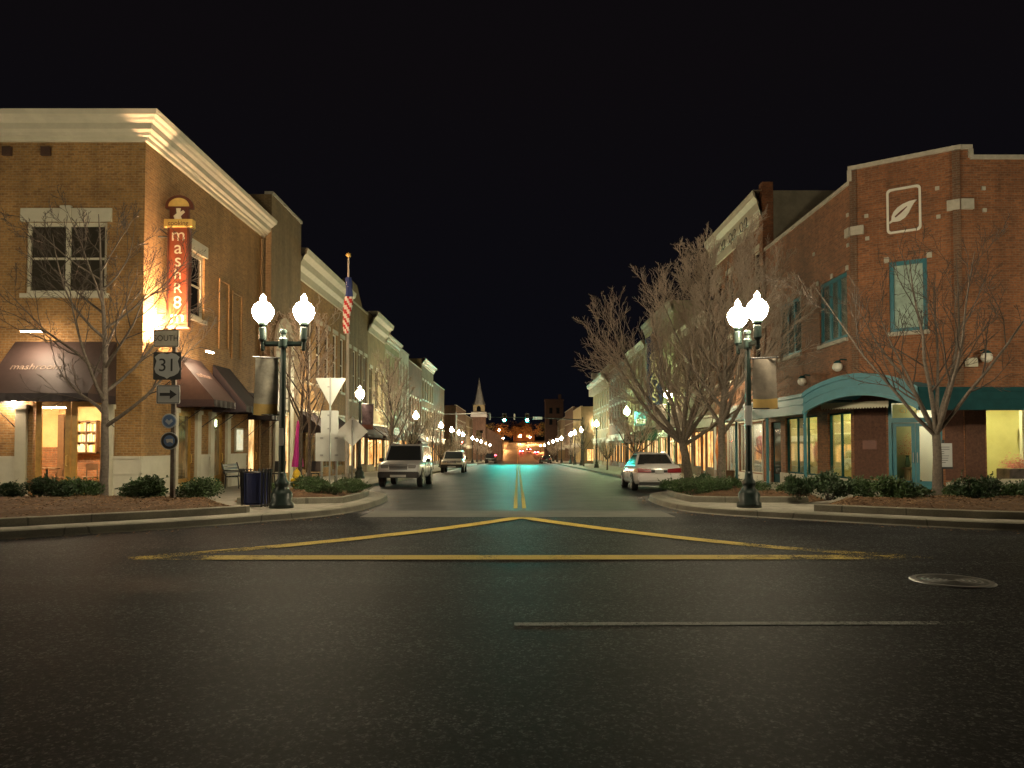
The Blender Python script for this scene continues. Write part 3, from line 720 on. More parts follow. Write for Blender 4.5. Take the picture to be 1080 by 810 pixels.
# things inside the parlour doors
w_ = MB()
sh = thing('wall_shelf', 'paned cupboard of pale books behind right entrance door', 'bookcase', (-14.6, 24.9, .1))
mb = MB(); Fs_ = Fr(-15.15, 25.0, 1, 0)
for z in (1.3, 1.65, 2.0, 2.35): mb.fbox(Fs_, 0, 1.0, z, z + .035, -.05, .16)
for u in (0, .30, .63, .965): mb.fbox(Fs_, u, u + .035, 1.3, 2.4, -.05, .165)
mb.build('frame', 'dark_wood', sh)
mb = MB(); r = random.Random(5)
for z in (1.335, 1.685, 2.035):
    u = .04
    while u < .93:
        t = r.uniform(.025, .055); mb.cur = r.randrange(3); mb.fbox(Fs_, u, u + t, z, z + r.uniform(.2, .29), -.02, .12); u += t + .002
mb.build('books', ['cream_letter', 'banner_gold', 'sign_pale_blue'], sh)
tb = thing('cafe_table', 'small dark round table inside the left corner entrance', 'table', (-15.0, 23.6, .1))
MB().lathe([(.0, .70), (.36, .70), (.37, .725), (.36, .75), (0, .75)], (-15.0, 23.6, .1), 20).build('tabletop', 'dark_wood', tb)
MB().lathe([(.22, 0), (.22, .03), (.04, .06), (.035, .70)], (-15.0, 23.6, .1), 12).build('pedestal', 'black_metal', tb)
for k, (cx_, cy_) in enumerate(((-14.2, 23.2), (-13.5, 23.3))):
    ch = thing('cafe_chair', ('dark cafe chair between table and door post inside corner entrance', 'dark cafe chair under the book cupboard inside corner entrance')[k], 'chair', (cx_, cy_, .1), 'cafe chairs inside the entrance')
    MB().box(cx_ - .2, cx_ + .2, cy_ - .2, cy_ + .2, .53, .57).build('seat', 'dark_wood', ch, bevel=.01)
    mb = MB().box(cx_ - .19, cx_ + .19, cy_ + .17, cy_ + .2, .78, .98).build('backrest', 'dark_wood', ch, bevel=.01)
    for sx in (-.17, .17):
        for sy in (-.17, .185): MB().tube([(cx_ + sx, cy_ + sy, .1), (cx_ + sx, cy_ + sy, .55 if sy < 0 else .96)], .014, 6).build('leg', 'black_metal', ch)
# awnings and the tube lights above them
awning(A, Fa, ux(-14.85), ux(-11.85), 4.62, 3.0, 1.45, 'awning_brown')
awning(A, Fb, 2.15, 4.0, 4.5, 3.05, 1.25, 'awning_brown')
awning(A, Fb, 5.0, 6.6, 4.5, 3.0, 1.25, 'awning_dark')
awning(A, Fb, 8.55, 10.0, 3.75, 2.85, 1.0, 'awning_dark')
def awning_lamp(F, u, z, d, L=.5):
    lp = MB().fbox(F, u - L / 2, u + L / 2, z, z + .05, d - .06, d + .06).tube([F.p(u, z + .05, d), F.p(u, z + .16, d * .6), F.p(u, z + .05, 0)], .012, 5).build('awning_light', 'black_metal', A)
    MB().fbox(F, u - L / 2 + .03, u + L / 2 - .03, z - .025, z - .002, d - .045, d + .045).build('tube', 'tube_light', lp)
awning_lamp(Fa, ux(-13.9), 4.82, .75, .62); awning_lamp(Fb, 3.1, 4.72, .7); 
MB().fbox(Fa, ux(-15.0), ux(-14.75), 2.85, 2.95, .05, .25).build('wall_light', 'tube_light', A)
text('awning_lettering', 'mashroom', .34, 'awning_letter', A, Fa.p(ux(-13.75), 3.80, .725), (1, 0, 0), (0, .66, .75), .003)
text('awning_lettering', 'mashroom', .26, 'awning_letter', A, Fb.p(3.08, 3.9, .525), (0, 1, 0), (-.63, 0, .77), .003)
# lit menu case beside the last door
mc = thing('menu_case', 'small lit glass menu case on the tan brick side wall', 'menu case', Fb.p(7.55, 1.2, .06))
MB().fbox(Fb, 7.15, 7.95, 1.3, 2.25, .0, .07).build('frame', 'cream_trim', mc, bevel=.01)
MB().fbox(Fb, 7.22, 7.88, 1.37, 2.18, .071, .08).build('pane', 'lit_menu', mc)
for x_ in (-14.05, -15.2, -19.0):      # drain scuppers under the cornice
    sc_ = MB().fbox(Fa, ux(x_) - .13, ux(x_) + .13, 10.18, 10.44, -.01, .10).build('scupper', 'dark_brick', A)
dp = MB().tube([Fb.p(Lb - .35, 10.5, .07), Fb.p(Lb - .35, .3, .07)], .05, 8)
for z_ in (1.5, 4.5, 7.5): dp.fbox(Fb, Lb - .43, Lb - .27, z_, z_ + .05, 0, .13)
dp.build('downpipe', 'dim_tan_brick', A)
# hanging sign
sx, sy = -10.44, 22.65
sg = thing('hanging_sign', 'tall red vertical sign with cream letters and gold mushroom cap', 'sign', (sx, sy, 5.2))
Fg = Fr(sx - .30, sy, 1, 0)
MB().fbox(Fg, 0, .60, 5.2, 8.28, -.09, .09).build('board', 'sign_red', sg, bevel=.015)
mb = MB()
for a, b, c, d in ((-.03, .03, 5.17, 8.3), (.57, .63, 5.17, 8.3)): mb.fbox(Fg, a, b, c, d, -.105, .105)
mb.fbox(Fg, .03, .57, 5.17, 5.23, -.105, .105); mb.build('edge_trim', 'sign_brown', sg)
MB().fbox(Fg, -.14, .74, 8.26, 8.52, -.12, .125).build('plaque', 'sign_gold', sg, bevel=.012)
cap = [(.30 + .42 * math.cos(a), 8.93 + .34 * math.sin(a)) for a in [math.pi * k / 16 for k in range(17)]]
cap = [(.72, 8.86)] + cap + [(-.12, 8.86)]
MB().prism(Fg, cap, -.07, .08).build('mushroom_cap', 'sign_brown', sg)
inn = [(.30 + .32 * math.cos(a), 8.92 + .26 * math.sin(a)) for a in [math.pi * k / 16 for k in range(17)]]
MB().prism(Fg, inn, .081, .10).build('cap_face', 'sign_gold', sg)
MB().prism(Fg, [(.01, 8.52), (.59, 8.52), (.59, 8.86), (.01, 8.86)], -.06, .07).build('backing', 'sign_brown', sg)
MB().prism(Fg, [(.18, 8.52), (.40, 8.52), (.36, 8.62), (.49, 8.74), (.44, 8.80), (.34, 8.74), (.36, 8.86), (.22, 8.86), (.24, 8.70), (.14, 8.62)], .071, .095).build('mushroom_stem', 'cream_letter', sg)
text('plaque_lettering', 'cooking', .20, 'sign_brown', sg, Fg.p(.30, 8.385, .126), (1, 0, 0), (0, 0, 1), .004)
zz = 8.02
for ch_, s_, st in (('m', .56, .39), ('a', .58, .39), ('s', .58, .42), ('h', .48, .43), ('R', .44, .44), ('8', .54, .43), ('m', .56, .40)):
    text('letter', ch_, s_, 'cream_letter', sg, Fg.p(.30, zz, .092), (1, 0, 0), (0, 0, 1), .006, xs=1.05); zz -= st + .005
mb = MB()
for z in (5.6, 8.0): mb.tube([Fg.p(0, z, 0), (XL, sy, z)], .03, 8)
mb.tube([Fg.p(0, 8.0, 0), (XL + .05, sy, 8.25)], .018, 6); mb.build('bracket', 'black_metal', sg)
ul = thing('sign_uplight', 'glaring uplight under the red vertical sign on brick corner', 'light', (XL, 22.5, 4.75))
MB().tube([(XL, 22.4, 4.7), (XL + .42, 22.4, 4.74)], .03, 8).box(XL + .12, XL + .62, 22.25, 22.6, 4.72, 4.82).build('housing', 'black_metal', ul, bevel=.01)
MB().box(XL + .15, XL + .59, 22.28, 22.57, 4.822, 4.86).build('lamp_face', 'up_light', ul)
# ------------------------------------------------------------------ right corner building (red brick, teal canopy)
B = thing('brick_building', 'red brick corner building with chamfered entrance and teal canopy', 'building', (16, 28, 0))
Fs = Fr(XR, 33.8, 0, -1); Ls = 8.7
Fc = Fr(XR, 25.1, 2.66, -1.82); Lc = math.hypot(2.66, 1.82)
Ff = Fr(XR + 2.66, 23.28, 1, 0); Lf = 14
sh_ = [(.5, 1.75, -.15, 2.6), (2.3, 5.66, .40, 2.72), (6.6, 8.5, .40, 2.72), (6.0, 8.35, 5.3, 7.6), (1.7, 4.2, 5.3, 7.6)]
ch_ = [(1.07, 2.62, .12, 3.05), (1.16, 2.27, 5.3, 7.65)]
fh_ = [(.70, 4.6, .45, 2.72), (6, 9, .45, 2.72)]
mb = MB(); mb.fwall(Fs, 0, Ls, -1, 10.5, sh_, .2); mb.fwall(Fc, 0, Lc, -1, 10.98, ch_, .2)
mb.fwall(Ff, 0, Lf, -1, 10.66, fh_, .2); mb.fwall(Ff, 0, .34, 10.66, 10.98, [], .2)
mb.q(Fs.p(Ls, 10.5), Fs.p(Ls, 10.98), Fs.p(Ls, 10.98, -.3), Fs.p(Ls, 10.5, -.3))
mb.q(Ff.p(.34, 10.66), Ff.p(.34, 10.98), Ff.p(.34, 10.98, -.3), Ff.p(.34, 10.66, -.3))
mb.build('wall', 'red_brick', B)
# brick pilaster strips at the chamfer edges
mb = MB(); mb.fbox(Fc, -.02, .20, 3.5, 10.96, -.01, .05); mb.fbox(Fc, Lc - .2, Lc + .02, 3.5, 10.96, -.01, .05)
mb.build('corner_strip', 'brown_brick', B)
mb = MB(); mb.fbox(Fs, -.05, Ls + .02, 10.5, 10.63, -.3, .07); mb.fbox(Fc, -.06, Lc + .06, 10.98, 11.12, -.3, .07); mb.fbox(Ff, .0, .40, 10.982, 11.122, -.3, .068); mb.fbox(Ff, .34, Lf, 10.66, 10.79, -.3, .07)
mb.fbox(Fc, -.08, .06, 10.6, 10.98, -.28, .07); mb.fbox(Ff, .28, .42, 10.72, 10.985, -.28, .072)
mb.build('coping', 'stone_trim', B)
MB().q((XR, 33.8, 10.2), (XR + .05, 25.1, 10.2), (14.06, 23.35, 10.2), (28, 23.35, 10.2), (28, 33.8, 10.2)).build('roof', 'roof_tar', B)
mb = MB(); mb.fbox(Fs, 0, .5, -1, .40, 0, .05); mb.fbox(Fs, 1.75, Ls, -1, .40, 0, .05); mb.fbox(Fc, 0, 1.0, -1, .40, 0, .05); mb.fbox(Fc, 2.7, Lc, -1, .4, 0, .05); mb.fbox(Ff, 0, Lf, -1, .45, 0, .05)
mb.build('stone_base', 'stone_trim', B)
# ground storey clad in dark red-brown brick
for F_, a_, b_, h_ in ((Fc, .02, 1.0, 3.3), (Fc, 2.69, Lc - .02, 3.3), (Ff, .02, .64, 2.75)):
    MB().fbox(F_, a_, b_, .45, h_, -.01, .02).build('lower_brick', 'plum_brick', B)
# teal triple windows upstairs with stone corner blocks
for F, u0, u1, z0, z1, c in ((Fs, 6.0, 8.35, 5.3, 7.6, 3), (Fs, 1.7, 4.2, 5.3, 7.6, 3), (Fc, 1.16, 2.27, 5.3, 7.65, 1)):
    w = window(B, F, u0, u1, z0, z1, 'teal_metal', 'shop_glass', cols=c, rows=1, fw=.13, depth=.1, sill='stone_trim', lw=.08, curtain='curtain')
    mb = MB()
    for u in ([u0 - .14, u1] if c == 1 else [u0 - .14, (u0 + u1) / 2 - .07, u1]): mb.fbox(F, u, u + .15, z1 - .02 if c == 1 else z1 + .0, z1 + .17, -.02, .05)
    mb.build('corner_block', 'stone_trim', w)
# stone plaques wrapping the chamfer edges and the small square studs
MB().fbox(Fc, .0, .42, 8.72, 9.02, 0, .09).fbox(Fs, Ls - .30, Ls, 8.72, 9.02, 0, .09).build('stone_plaque', 'stone_trim', B)
MB().fbox(Fc, Lc - .36, Lc, 9.05, 9.38, 0, .09).fbox(Ff, 0, .40, 9.05, 9.38, 0, .09).build('stone_plaque', 'stone_trim', B)
for F, u, z in ((Fc, .50, 9.32), (Fc, .52, 8.55), (Fc, Lc - .62, 9.85), (Fc, Lc - .6, 8.92), (Ff, .74, 9.72), (Ff, .76, 9.02), (Fs, Ls - .18, 9.5), (Fs, Ls - .18, 8.45), (Fs, 5.6, 8.9)):
    MB().fbox(F, u - .06, u + .06, z - .06, z + .06, -.01, .05).build('stone_stud', 'stone_trim', B)
# shop rooms and shop windows
room(B, Fs, 2.0, 5.9, .15, 2.95, 1.9, 'shop_wall', 'shop_floor', 'shop_lamp', .22, 2)
room(B, Fs, 6.3, 8.62, .15, 2.95, 2.2, 'shop_wall', 'shop_floor', 'shop_lamp', .22, 2)
room(B, Fc, .95, 2.75, .1, 3.2, 2.6, 'shop_white', 'shop_floor', 'shop_lamp_white', .22, 1)
room(B, Ff, .5, 5.2, .2, 3.0, 2.4, 'shop_wall', 'shop_floor', 'shop_lamp', .22, 2)
room(B, Ff, 5.8, 9.4, .2, 3.0, 2.4, 'shop_wall', 'shop_floor', 'shop_lamp', .22, 1)
window(B, Fs, 2.3, 5.66, .40, 2.72, 'dark_teal', 'shop_glass', cols=3, rows=1, fw=.06, name='shop_window')
window(B, Fs, 6.6, 8.5, .40, 2.72, 'dark_teal', 'shop_glass', cols=2, rows=1, fw=.06, name='shop_window')
window(B, Ff, .70, 4.6, .45, 2.72, 'cream_trim', 'shop_glass', cols=2, rows=1, fw=.05, name='shop_window')
window(B, Ff, 6, 9, .45, 2.72, 'cream_trim', 'shop_glass', cols=2, rows=1, fw=.05, name='shop_window')
mb = MB().fbox(Fs, .52, 1.73, -.15, 2.58, -.16, -.10); d = mb.build('door', 'dark_teal', B)
MB().fbox(Fs, .72, 1.53, .3, 2.3, -.099, -.09).build('pane', 'dark_glass', d)
# teal entrance: transom over two leaves
mb = MB(); mb.fbox(Fc, 1.07, 1.17, .12, 3.05, -.18, .03); mb.fbox(Fc, 2.52, 2.62, .12, 3.05, -.18, .03); mb.fbox(Fc, 1.17, 2.52, 2.95, 3.05, -.17, .028); mb.fbox(Fc, 1.17, 2.52, 2.30, 2.46, -.17, .028)
df = mb.build('door_frame', 'teal_metal', B)
MB().fbox(Fc, 1.17, 2.52, 2.46, 2.95, -.10, -.09).build('transom_pane', 'shop_glass', df)
text('transom_lettering', 'Green', .26, 'sign_gold', df, Fc.p(1.72, 2.70, -.08), (Fc.ux, Fc.uy, 0), (0, 0, 1), .004)
for a, b in ((1.18, 1.84), (1.85, 2.51)):
    mb = MB(); s = .11
    mb.fbox(Fc, a, a + s, .13, 2.29, -.13, -.07); mb.fbox(Fc, b - s, b, .13, 2.29, -.13, -.07); mb.fbox(Fc, a + s, b - s, 2.18, 2.29, -.128, -.072); mb.fbox(Fc, a + s, b - s, .13, .40, -.128, -.072)
    d = mb.build('door', 'teal_metal', B)
    MB().fbox(Fc, a + s, b - s, .40, 2.18, -.105, -.095).build('pane', 'shop_glass', d)
    hx = b - s / 2 if a < 1.5 else a + s / 2
    MB().tube([Fc.p(hx, 1.0, -.06), Fc.p(hx, 1.02, -.01), Fc.p(hx, 1.3, -.01), Fc.p(hx, 1.32, -.06)], .014, 6).build('handle', 'grey_metal', d)
pl = MB().fbox(Fc, .28, .72, 1.42, 1.72, .021, .05).build('wall_plaque', 'sign_brown', None, bevel=.006); tag(pl, 'small dark framed plaque on brick pier beside teal doors', 'plaque')
# canopy: flat arms with an arched vault over the entrance
CA, CB = Vector((9.45, 24.45, 0)), Vector((11.80, 21.75, 0))
cn = thing('entrance_canopy', 'teal canopy with arched vault over the red brick corner entrance', 'canopy', (10.6, 23.1, 0))
def beam(p, q, z0, z1, th, mb):
    F = Fr(p.x, p.y, q.x - p.x, q.y - p.y); L = (q - p).length
    mb.fbox(F, 0, L, z0, z1, -th, 0); mb.fbox(F, 0, L, z1 - .10, z1 + .02, -th - .03, .04); mb.fbox(F, 0, L, z0 - .02, z0 + .07, -th - .03, .03); mb.fbox(F, 0, L, (z0 + z1) / 2 - .02, (z0 + z1) / 2 + .02, -th, .018)
cz0, cz1 = 2.62, 3.26
P0 = Vector((9.45, 34.3, 0)); P3 = Vector((24, 21.75, 0))
mb = MB(); beam(P0, CA, cz0, cz1, .1, mb); mb.build('fascia', 'teal_metal', cn)
mb = MB(); beam(CB, P3, cz0, cz1, .1, mb); mb.build('fascia', 'dark_teal', cn)  # shade on the right arm is put into a darker teal
MB().hexa([(9.5, 24.5, 3.05), (XR - .01, 25.12, 3.05), (XR - .01, 34.3, 3.05), (9.5, 34.3, 3.05), (9.5, 24.5, 3.1), (XR - .01, 25.12, 3.1), (XR - .01, 34.3, 3.1), (9.5, 34.3, 3.1)]).build('soffit', 'dark_teal', cn)
MB().hexa([(11.85, 21.85, 3.05), (24, 21.85, 3.05), (24, 23.2, 3.05), (14.06, 23.2, 3.05), (11.85, 21.85, 3.1), (24, 21.85, 3.1), (24, 23.2, 3.1), (14.06, 23.2, 3.1)]).build('soffit', 'dark_teal', cn)
Fv = Fr(CA.x, CA.y, CB.x - CA.x, CB.y - CA.y); Lv = (CB - CA).length
def arch(t, z0, rise): return z0 + rise * math.sin(math.pi * t) ** .8
N = 28
def arch_band(mb, lo, hi, r0, r1, d0, d1):
    for k in range(N):
        a, b = k / N, (k + 1) / N
        mb.hexa([Fv.p(a * Lv, arch(a, lo, r0), d0), Fv.p(b * Lv, arch(b, lo, r0), d0), Fv.p(b * Lv, arch(b, lo, r0), d1), Fv.p(a * Lv, arch(a, lo, r0), d1),
                 Fv.p(a * Lv, arch(a, hi, r1), d0), Fv.p(b * Lv, arch(b, hi, r1), d0), Fv.p(b * Lv, arch(b, hi, r1), d1), Fv.p(a * Lv, arch(a, hi, r1), d1)])
mb = MB(); arch_band(mb, 2.62, 3.26, .52, .52, -.1, 0); mb.build('arch_band', 'teal_metal', cn, merge=True)
mb = MB(); arch_band(mb, 3.15, 3.30, .52, .52, -.12, .05); arch_band(mb, 2.60, 2.70, .52, .52, -.12, .04); arch_band(mb, 2.90, 2.95, .52, .52, -.1, .02); mb.build('arch_moulding', 'teal_metal', cn, merge=True)
mb = MB(); nb = 10
back = lambda t: Fc.p(.1 + t * (Lc - .2), 0, .02)
for k in range(N):      # corrugated vault running back to the chamfered wall
    a, b = k / N, (k + 1) / N
    f = [Fv.p(a * Lv, arch(a, 3.10, .55) - .03 * (k % 2), -.1), Fv.p(b * Lv, arch(b, 3.10, .55) - .03 * ((k + 1) % 2), -.1)]
    g = [back(a) + Vector((0, 0, arch(a, 3.10, .55) - .03 * (k % 2))), back(b) + Vector((0, 0, arch(b, 3.10, .55) - .03 * ((k + 1) % 2)))]
    mb.q(f[0], f[1], g[1], g[0])
mb.build('vault', 'teal_metal', cn)
mb = MB()
for k in range(24):    # pale scalloped edge inside the arch
    a, b = k / 24 * Lv * .62 + .1, (k + 1) / 24 * Lv * .62 + .1; m = (a + b) / 2
    mb.q(Fv.p(a, 2.98, -1.0), Fv.p(b, 2.98, -1.0), Fv.p(b, 2.80, -1.0), Fv.p(m, 2.74, -1.0), Fv.p(a, 2.80, -1.0))
mb.build('scalloped_edge', 'cream_trim', cn)
for p in (Vector((9.52, 24.5, 0)), Vector((9.52, 28.2, 0)), Vector((9.52, 32.2, 0)), Vector((20, 21.83, 0))):
    z = zs(p.y); MB().tube([(p.x, p.y, z), (p.x, p.y, 2.65)], .055, 10).lathe([(.11, 0), (.11, .04), (.06, .10)], (p.x, p.y, z), 10).build('post', 'teal_metal', cn)
# leaf sign
lf = thing('leaf_sign', 'white outlined square sign with a leaf on the brick chamfer', 'sign', Fc.p(1.63, 8.6, .03))
def rrect(u0, u1, z0, z1, r, n=6):
    p = []
    for cx_, cz_, a0 in ((u1 - r, z0 + r, -90), (u1 - r, z1 - r, 0), (u0 + r, z1 - r, 90), (u0 + r, z0 + r, 180)):
        for k in range(n + 1): a = R(a0 + 90 * k / n); p.append((cx_ + r * math.cos(a), cz_ + r * math.sin(a)))
    return p
o_ = rrect(1.12, 2.14, 8.58, 10.08, .13); i_ = rrect(1.19, 2.07, 8.65, 10.01, .09); mb = MB(); n = len(o_)
for k in range(n):
    j = (k + 1) % n
    mb.hexa([Fc.p(*o_[k], .0), Fc.p(*o_[j], .0), Fc.p(*i_[j], .0), Fc.p(*i_[k], .0), Fc.p(*o_[k], .06), Fc.p(*o_[j], .06), Fc.p(*i_[j], .06), Fc.p(*i_[k], .06)])
mb.build('outline', 'white_paint', lf, merge=True)
leaf = [(1.19, 8.98), (1.26, 9.03), (1.27, 9.16), (1.33, 9.30), (1.45, 9.43), (1.60, 9.52), (1.80, 9.58), (2.02, 9.60), (1.93, 9.50), (1.85, 9.36), (1.77, 9.20), (1.66, 9.06), (1.52, 8.98), (1.40, 8.97), (1.30, 8.98), (1.24, 8.95), (1.20, 8.93)]
MB().prism(Fc, leaf, .0, .05).build('leaf', 'white_paint', lf)
MB().prism(Fc, [(1.36, 9.14), (1.52, 9.28), (1.72, 9.42), (1.74, 9.40), (1.55, 9.22), (1.39, 9.10)], .052, .058).build('vein', 'sign_brown', lf)
# unlit ball sconces
for F, u, z, lb in ((Fs, 8.25, 4.28, 'white ball wall lamp right of the arched canopy peak, on side wall edge'), (Fs, 5.05, 4.05, 'white ball wall lamp low over the left shoulder of the teal canopy'), (Ff, .55, 4.30, 'white ball wall lamp on the brick front right of the bare tree')):
    s_ = thing('wall_lamp', lb, 'lamp', F.p(u, z, .1), 'ball wall lamps above the canopy')
    c = F.p(u, z, .32); MB().lathe([(.17 * math.sin(math.pi * k / 10), -.17 * math.cos(math.pi * k / 10)) for k in range(11)], c, 16).build('ball', 'white_paint', s_, smooth=True)
    MB().tube([F.p(u, z + .24, 0), F.p(u, z + .26, .2), c + Vector((0, 0, .16))], .025, 6).lathe([(.12, 0), (.13, .03), (.05, .10)], c + Vector((0, 0, .12)), 12).build('arm', 'dark_teal', s_)
MB().fbox(Ff, .05, .36, 4.02, 4.30, .0, .2).build('alarm_box', 'cream_trim', B, bevel=.01)
for F_, u_, z_, d_, w_, h_ in ((Fs, 3.0, 1.75, 1.86, .6, .5), (Fs, 4.3, 1.8, 1.86, .45, .6), (Fs, 7.3, 1.8, 2.16, .5, .6), (Ff, 3.6, 1.8, 2.36, .55, .7)):
    pc = MB().fbox(F_, u_ - w_ / 2, u_ + w_ / 2, z_ - h_ / 2, z_ + h_ / 2, -d_, -d_ + .04).build('framed_picture', 'dark_wood', B)
    MB().fbox(F_, u_ - w_ / 2 + .05, u_ + w_ / 2 - .05, z_ - h_ / 2 + .05, z_ + h_ / 2 - .05, -d_ + .041, -d_ + .05).build('picture', 'banner_pale', pc)
MB().fbox(Ff, 2.75, 3.15, .2, 2.95, -1.5, -1.35).build('display_panel', 'shop_white', B)
MB().fbox(Fs, 2.35, 3.1, .2, 2.7, -.62, -.56).build('shop_curtain', 'shop_wall', B)
# display pieces inside the shop
fl = thing('flower_vase', 'orange flower arrangement in a vase behind the teal glass door', 'flowers', Fc.p(1.5, .1, -1.0))
c = Fc.p(1.50, .12, -1.0)
MB().lathe([(.10, 0), (.10, .62), (.2, .66), (.2, .70), (0, .70)], c, 12).build('stand', 'shop_floor', fl)
MB().lathe([(.06, .70), (.09, .80), (.06, .98), (.045, 1.05), (.06, 1.10)], c, 12).build('vase', 'dark_leaf', fl)
r = random.Random(4); mb = MB()
for _ in range(900):
    a = r.uniform(0, 6.28); rr = r.random() ** .5; h = r.random()
    p = c + Vector((math.cos(a) * rr * .30, math.sin(a) * rr * .30, 1.12 + h * .75 * (1.1 - rr * .6))); s = r.uniform(.008, .022)
    d = Vector((r.uniform(-1, 1), r.uniform(-1, 1), r.uniform(-1, 1))).normalized() * s; e = d.orthogonal().normalized() * s
    mb.q(p - d, p - e, p + d, p + e)
mb.build('blooms', 'copper', fl)
tc = thing('window_display', 'pink flower heap on a grey box in the right front window', 'display', Ff.p(2.0, .2, -.8))
MB().fbox(Ff, 1.75, 3.0, .22, .80, -1.2, -.5).build('box', 'banner_dark', tc, bevel=.02)
mb = MB(); r = random.Random(6)
for _ in range(1100):
    p = Ff.p(2.2 + r.gauss(0, .2), .82 + abs(r.gauss(0, .16)), -.85 + r.gauss(0, .15)); s = r.uniform(.010, .026)
    d = Vector((r.uniform(-1, 1), r.uniform(-1, 1), r.uniform(-1, 1))).normalized() * s; e = d.orthogonal().normalized() * s
    mb.q(p - d, p - e, p + d, p + e)
mb.build('blooms', 'pink_cloth', tc)
td = thing('side_chair', 'wooden chair seen through the right pane of the canopy window', 'chair', Fs.p(7.9, .15, -1.1))
F = Fr(*Fs.p(7.65, 0, -1.3)[:2], Fs.ux, Fs.uy)
MB().fbox(F, 0, .5, .62, .67, 0, .45).build('seat', 'yellow_wood', td)
MB().fbox(F, .03, .47, .95, 1.12, 0, .04).build('backrest', 'yellow_wood', td)
for u in (.03, .47):
    for d_ in (.02, .43): MB().tube([F.p(u, .15, d_), F.p(u, 1.12 if d_ < .1 else .62, d_)], .02, 6).build('leg', 'yellow_wood', td)
for k, (u, d_, h) in enumerate(((2.9, -1.2, 1.0), (4.7, -1.4, 1.25))):
    pf = thing('plant_arrangement', ('dried flower stems in the far left canopy window of brick shop', 'tall pinkish dried stems in the canopy window beside the pier')[k], 'flowers', Fs.p(u, .15, d_), 'dried stems in the shop window')
    c = Fs.p(u, .15, d_); MB().lathe([(.1, 0), (.13, .3), (.08, .55), (.1, .6)], c, 12).build('pot', 'banner_gold', pf)
    mb = MB(); r = random.Random(30 + k)
    for _ in range(70):
        a = r.uniform(0, 6.28); t = c + Vector((math.cos(a) * r.uniform(.1, .42), math.sin(a) * r.uniform(.1, .42), .6 + r.uniform(.4, h)))
        mb.tube([c + Vector((0, 0, .55)), c.lerp(t, .6) + Vector((0, 0, .15)), t], [.006, .005, .02], 4)
    mb.build('stems', 'pink_cloth', pf)
ms = thing('menu_stand', 'pale notice board on a thin stand before the teal doors', 'sign stand', (12.25, 21.0, zs(21)))
b_ = Vector((12.55, 21.9, zs(21.9)))
ms.location = b_
MB().lathe([(.2, 0), (.2, .03), (.03, .06), (.025, .9)], b_, 12).build('stand', 'black_metal', ms)
Fm = Fr(b_.x - .26, b_.y - .05, 1, -.05)
MB().fbox(Fm, 0, .52, .92, 1.62, -.015, .015).build('board', 'sign_silver', ms, bevel=.006)
MB().fbox(Fm, .0, .52, .86, .92, -.03, .05).build('ledge', 'black_metal', ms)
MB().fbox(Fm, .22, .30, 1.62, 1.72, -.01, .02).build('clip', 'black_metal', ms)
mb = MB(); r = random.Random(2)
for k in range(8): mb.fbox(Fm, .07, .07 + r.uniform(.2, .38), 1.50 - k * .065, 1.515 - k * .065, .0155, .018)
mb.build('lettering', 'sign_black', ms)

